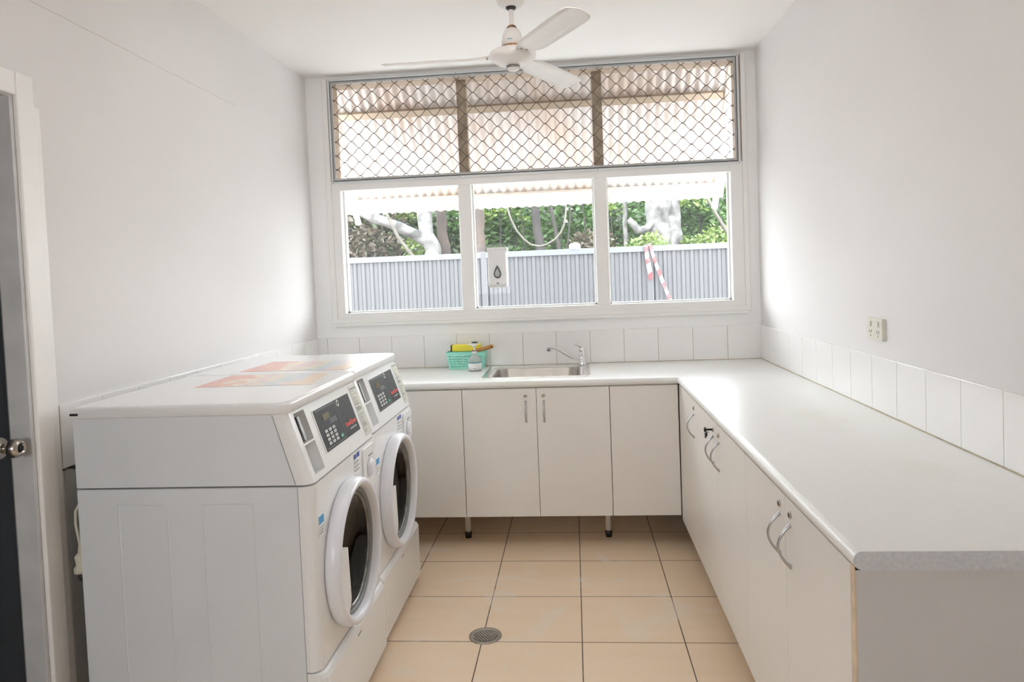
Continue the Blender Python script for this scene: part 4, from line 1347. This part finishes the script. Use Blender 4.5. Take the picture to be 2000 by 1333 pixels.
# trees
def leaves(mb, c, rad, count, size, rnd, flat=1.0):
    cx, cy, cz = c
    for _ in range(count):
        while True:
            p = Vector((rnd.uniform(-1, 1), rnd.uniform(-1, 1), rnd.uniform(-1, 1)))
            if p.length < 1: break
        q = Vector((cx + p.x * rad[0], cy + p.y * rad[1], cz + p.z * rad[2]))
        nz = mnoise.noise(q * 1.3)
        if nz < -0.12: continue
        a = Vector((rnd.uniform(-1, 1), rnd.uniform(-1, 1), rnd.uniform(-0.6, 0.6))).normalized()
        b = a.cross(Vector((rnd.uniform(-1, 1), rnd.uniform(-1, 1), rnd.uniform(-1, 1)))).normalized()
        s = size * rnd.uniform(0.5, 1.3)
        a = a * s; b = b * s * 0.45
        mb.add([q - a, q + b - a * 0.2, q + a, q - b - a * 0.2], [(0, 1, 2, 3)])
    return mb
def tree(label, trunks, bark, foliage, name='tree', seed=1, vines=None):
    rnd = random.Random(seed)
    base = trunks[0][0][0]
    t = thing(name, label, 'tree' if name == 'tree' else 'shrub', base, 'trees beyond the fence' if name == 'tree' else 'shrubs beyond the fence')
    B0 = Vector(base)
    for k, (pts, rs) in enumerate(trunks):
        # roughen the run of points
        P = [Vector(p) for p in pts]
        fine, fr = [], []
        for i in range(len(P) - 1):
            for s in range(6):
                u = s / 6
                fine.append(P[i].lerp(P[i + 1], u)); fr.append(rs[i] * (1 - u) + rs[i + 1] * u)
        fine.append(P[-1]); fr.append(rs[-1])
        mb = MB()
        q = [p + Vector((mnoise.noise(p * 1.7), 0, 0)) * min(0.05, r * 0.5) - B0 for p, r in zip(fine, fr)]
        mb.tube(q, [r * (1 + 0.12 * mnoise.noise(p * 3)) for p, r in zip(fine, fr)], 12)
        # knobbly surface
        mb.v = [tuple(Vector(v) + Vector((mnoise.noise(Vector(v) * 4 + Vector((3, 0, 0))), mnoise.noise(Vector(v) * 4), 0)) * min(0.05, fr[0] * 0.25)) for v in mb.v]
        mb.build('trunk' if k == 0 else 'branch', bark, t)
    for mt, blobs in foliage:
        mb = MB()
        for (c, rad, count, size) in blobs:
            leaves(mb, Vector(c) - B0, rad, count, size, rnd)
        mb.build('foliage', mt, t)
    return t
L = M
tree('large pale lichen covered tree forking behind the left window pane',
     [([(-3.50, 8.0, -0.1), (-3.51, 8.0, 1.2), (-3.55, 8.0, 1.95), (-3.64, 8.0, 2.20), (-3.66, 8.0, 2.5), (-3.70, 8.0, 2.9), (-3.78, 8.1, 3.6)], [0.22, 0.16, 0.14, 0.15, 0.12, 0.12, 0.10]),
      ([(-3.60, 8.0, 2.08), (-3.88, 7.95, 2.27), (-4.20, 7.9, 2.42), (-4.54, 7.9, 2.55), (-4.78, 7.9, 2.68), (-5.4, 7.9, 3.1)], [0.11, 0.10, 0.09, 0.09, 0.085, 0.06])],
     M['bark_pale'], [(M['leaf_green'], [((-3.9, 8.3, 3.7), (1.3, 0.7, 0.6), 900, 0.07)])], seed=2)
tree('slim pinkish brown trunk just right of the pale forked tree',
     [([(-3.42, 8.6, -0.1), (-3.44, 8.6, 1.9), (-3.45, 8.6, 2.7), (-3.50, 8.6, 3.8)], [0.12, 0.10, 0.09, 0.07])], M['bark_red'],
     [(M['leaf_green'], [((-3.4, 8.8, 3.9), (0.9, 0.6, 0.5), 500, 0.07)])], seed=3)
tree('straight pinkish brown trunk at the left edge of the middle pane',
     [([(-2.69, 8.0, -0.1), (-2.69, 8.0, 1.9), (-2.70, 8.0, 2.6), (-2.68, 8.0, 3.6)], [0.11, 0.09, 0.085, 0.07])], M['bark_red'],
     [(M['leaf_green'], [((-2.6, 8.2, 3.7), (1.0, 0.6, 0.5), 500, 0.07)])], seed=4)
tree('dark brown tree trunk in the centre of the middle pane',
     [([(-1.60, 8.5, -0.1), (-1.68, 8.5, 1.95), (-1.76, 8.5, 2.67), (-1.9, 8.5, 3.9)], [0.11, 0.085, 0.07, 0.05])], M['bark_dark'],
     [(M['leaf_green'], [((-1.9, 8.7, 3.9), (1.0, 0.6, 0.5), 500, 0.07)])], seed=5)
tree('thin leaning dark sapling right of the dark trunk in the middle pane',
     [([(-1.2, 8.5, -0.1), (-1.35, 8.5, 1.94), (-1.46, 8.5, 2.65), (-1.6, 8.5, 3.6)], [0.05, 0.035, 0.03, 0.02]),
      ([(-1.30, 8.6, 1.6), (-1.18, 8.6, 2.0), (-1.10, 8.6, 2.7)], [0.02, 0.018, 0.014])], M['bark_dark'],
     [(M['leaf_lime'], [((-1.5, 8.7, 3.3), (0.5, 0.4, 0.4), 250, 0.06)])], seed=6)
tree('massive grey and white mottled tree trunk behind the right window pane',
     [([(0.36, 8.0, -0.1), (0.38, 8.0, 1.3), (0.38, 8.0, 1.95), (0.37, 8.0, 2.35), (0.40, 8.0, 2.75), (0.45, 8.0, 3.8)], [0.30, 0.20, 0.19, 0.20, 0.23, 0.20]),
      ([(0.55, 8.05, -0.1), (0.62, 8.05, 1.9), (0.60, 8.05, 2.4), (0.66, 8.05, 3.4)], [0.20, 0.15, 0.16, 0.12]),
      ([(0.30, 7.9, 2.30), (0.16, 7.85, 2.16), (0.02, 7.8, 2.13), (-0.14, 7.8, 2.33)], [0.06, 0.06, 0.07, 0.05])],
     M['bark_pale'], [(M['leaf_green'], [((0.6, 8.3, 3.8), (1.3, 0.7, 0.6), 900, 0.07)])], seed=7)
tree('thin grey trunk just left of the massive mottled tree',
     [([(-0.14, 8.6, -0.1), (-0.15, 8.6, 2.0), (-0.14, 8.6, 2.66), (-0.2, 8.6, 3.7)], [0.05, 0.04, 0.038, 0.03])], M['bark_pale'],
     [(M['leaf_lime'], [((-0.2, 8.7, 3.6), (0.5, 0.4, 0.4), 250, 0.06)])], seed=8)
tree('slender pale stem leaning right near the right edge of the right pane',
     [([(2.2, 7.5, 0.4), (1.47, 7.5, 1.91), (1.25, 7.5, 2.30), (1.12, 7.5, 2.58), (0.8, 7.5, 3.3)], [0.04, 0.03, 0.028, 0.025, 0.02])], M['vine'],
     [(M['leaf_green'], [((0.9, 7.6, 3.3), (0.4, 0.3, 0.3), 150, 0.06)])], seed=9)
vn = MB()
vp = [(-2.68, 8.0, 3.50), (-2.45, 7.4, 3.30), (-2.2, 7.0, 3.0), (-2.129, 7.0, 2.60), (-2.09, 7.0, 2.45), (-2.057, 7.0, 2.34), (-1.98, 7.0, 2.17), (-1.864, 7.0, 2.022), (-1.76, 7.0, 1.935), (-1.62, 7.0, 1.90), (-1.50, 7.0, 1.93), (-1.376, 7.0, 2.00), (-1.28, 7.0, 2.10), (-1.222, 7.0, 2.22), (-1.19, 7.0, 2.38), (-1.18, 7.0, 2.55), (-1.2, 7.0, 3.0), (-1.4, 7.6, 3.4), (-1.58, 8.5, 3.55)]
vn.tube(vp, 0.016, 8)
vo = vn.build('hanging_vine', M['vine'])
tag(vo, 'pale looped vine hanging in front of the trees behind the middle pane', 'vine')
rebase(vo, (-1.6, 7.0, 1.9))
st_ = MB().tube([(-4.3, 7.5, 2.8), (-4.024, 7.5, 2.173), (-3.90, 7.5, 2.0), (-3.79, 7.5, 1.85), (-3.2, 7.5, 0.4)], [0.02, 0.03, 0.03, 0.032, 0.035], 8).build('dead_branch', M['vine'])
tag(st_, 'bare pale branch propped under the big limb of the forked tree', 'branch')
rebase(st_, (-3.5, 7.5, 0.4))

def shrub(label, blobs, stems, seed, name='shrub'):
    return tree(label, stems, M['bark_dark'], blobs, name=name, seed=seed)
def st1(x, y, h, r=0.03, dx=0.1): return ([(x, y, -0.1), (x + dx, y, h * 0.5), (x, y, h)], [r, r * 0.8, r * 0.5])
shrub('dry brown tangle of hanging creeper at the far left of the left pane',
      [(M['leaf_brown'], [((-5.2, 8.8, 2.2), (1.1, 0.6, 1.3), 3800, 0.07)]), (M['leaf_dark'], [((-5.0, 9.2, 2.2), (1.2, 0.6, 1.3), 2600, 0.08)])], [st1(-5.3, 8.8, 3.0), st1(-4.7, 8.9, 3.0), st1(-4.4, 8.8, 2.7, 0.025, -0.1), st1(-5.0, 8.6, 2.7, 0.02)], 21)
shrub('dark undergrowth with lime leaves behind the forked tree',
      [(M['leaf_dark'], [((-4.0, 9.6, 2.0), (1.3, 0.6, 1.2), 3000, 0.08)]), (M['leaf_lime'], [((-4.05, 8.9, 3.0), (0.55, 0.3, 0.5), 700, 0.06), ((-3.86, 8.4, 2.0), (0.32, 0.2, 0.35), 420, 0.05)])], [st1(-4.0, 9.6, 2.4)], 22)
shrub('mixed green shrub behind the slim trunk and left mullion',
      [(M['leaf_dark'], [((-2.9, 10.0, 2.0), (1.1, 0.6, 1.3), 2600, 0.08)]), (M['leaf_green'], [((-3.0, 9.4, 2.5), (0.9, 0.4, 0.7), 1100, 0.07)])], [st1(-2.9, 10.0, 2.4)], 23)
shrub('bright green leafy shrub filling the left half of the middle pane',
      [(M['leaf_green'], [((-2.2, 9.4, 2.2), (0.9, 0.5, 1.0), 3000, 0.075)]), (M['leaf_lime'], [((-2.3, 9.0, 2.8), (0.6, 0.3, 0.5), 600, 0.06)])], [st1(-2.2, 9.4, 2.4), st1(-2.05, 8.9, 2.9, 0.02), st1(-2.4, 9.0, 2.9, 0.02, -0.08)], 24)
shrub('green shrub with brown dead fronds behind the looped vine',
      [(M['leaf_green'], [((-1.0, 9.4, 2.3), (1.0, 0.5, 1.0), 3200, 0.075)]), (M['leaf_brown'], [((-0.75, 8.6, 1.9), (0.5, 0.3, 0.35), 500, 0.06)])], [st1(-1.0, 9.4, 2.4), st1(-0.9, 8.8, 2.9, 0.022), st1(-1.25, 9.0, 2.9, 0.018, -0.1), st1(-0.6, 8.9, 2.9, 0.02, 0.1)], 25)
shrub('lime green shrub left of the massive mottled trunk',
      [(M['leaf_green'], [((-0.1, 9.2, 2.2), (0.7, 0.5, 1.0), 2200, 0.07)]), (M['leaf_lime'], [((-0.35, 8.8, 2.4), (0.35, 0.3, 0.6), 600, 0.06), ((0.2, 7.4, 1.85), (0.45, 0.15, 0.22), 500, 0.05)])], [st1(-0.1, 9.2, 2.4), st1(-0.4, 8.9, 2.7, 0.02)], 26)
shrub('glossy bright green bush right of the massive mottled trunk',
      [(M['leaf_green'], [((1.15, 8.5, 2.2), (0.55, 0.4, 0.8), 2200, 0.07)]), (M['leaf_lime'], [((0.95, 8.1, 2.45), (0.30, 0.3, 0.4), 600, 0.06), ((1.2, 7.9, 1.95), (0.5, 0.2, 0.25), 500, 0.05)])], [st1(1.15, 8.5, 2.4), st1(1.4, 8.2, 2.9, 0.02)], 27)
shrub('grey green shrub at the far right beyond the right pane',
      [(M['leaf_dark'], [((2.2, 9.2, 2.2), (0.9, 0.5, 1.2), 2400, 0.08)]), (M['leaf_green'], [((1.9, 8.9, 2.4), (0.7, 0.4, 0.7), 900, 0.07)])], [st1(2.1, 9.2, 2.6), st1(1.7, 8.8, 2.9, 0.03)], 28)
# deeper woodland, uncountable
rnd = random.Random(99)
mb = MB()
leaves(mb, (-1.2, 13.5, 1.6), (10.0, 1.6, 2.9), 34000, 0.19, rnd)
leaves(mb, (-1.2, 14.6, 2.0), (10.5, 0.5, 1.5), 14000, 0.22, rnd)
wd = mb.build('woodland_foliage', M['leaf_dark'])
tag(wd, 'dense dark green woodland foliage filling the background beyond the fence', 'foliage', kind='stuff')
rebase(wd, (-1.2, 13.5, 0))
mb = MB()
for i in range(26):
    x = -8.5 + i * 0.6 + rnd.uniform(-0.2, 0.2); y = rnd.uniform(10.5, 12.5)
    mb.tube([(x, y, -0.1), (x + rnd.uniform(-0.2, 0.2), y, 3), (x + rnd.uniform(-0.4, 0.4), y, 4.6)], rnd.uniform(0.04, 0.11), 8)
wt_ = mb.build('woodland_trunks', M['bark_dark'])
tag(wt_, 'thin dark trunks crowded in the woodland behind the shrubs', 'trees', kind='stuff')
rebase(wt_, (-1.2, 11.5, -0.1))
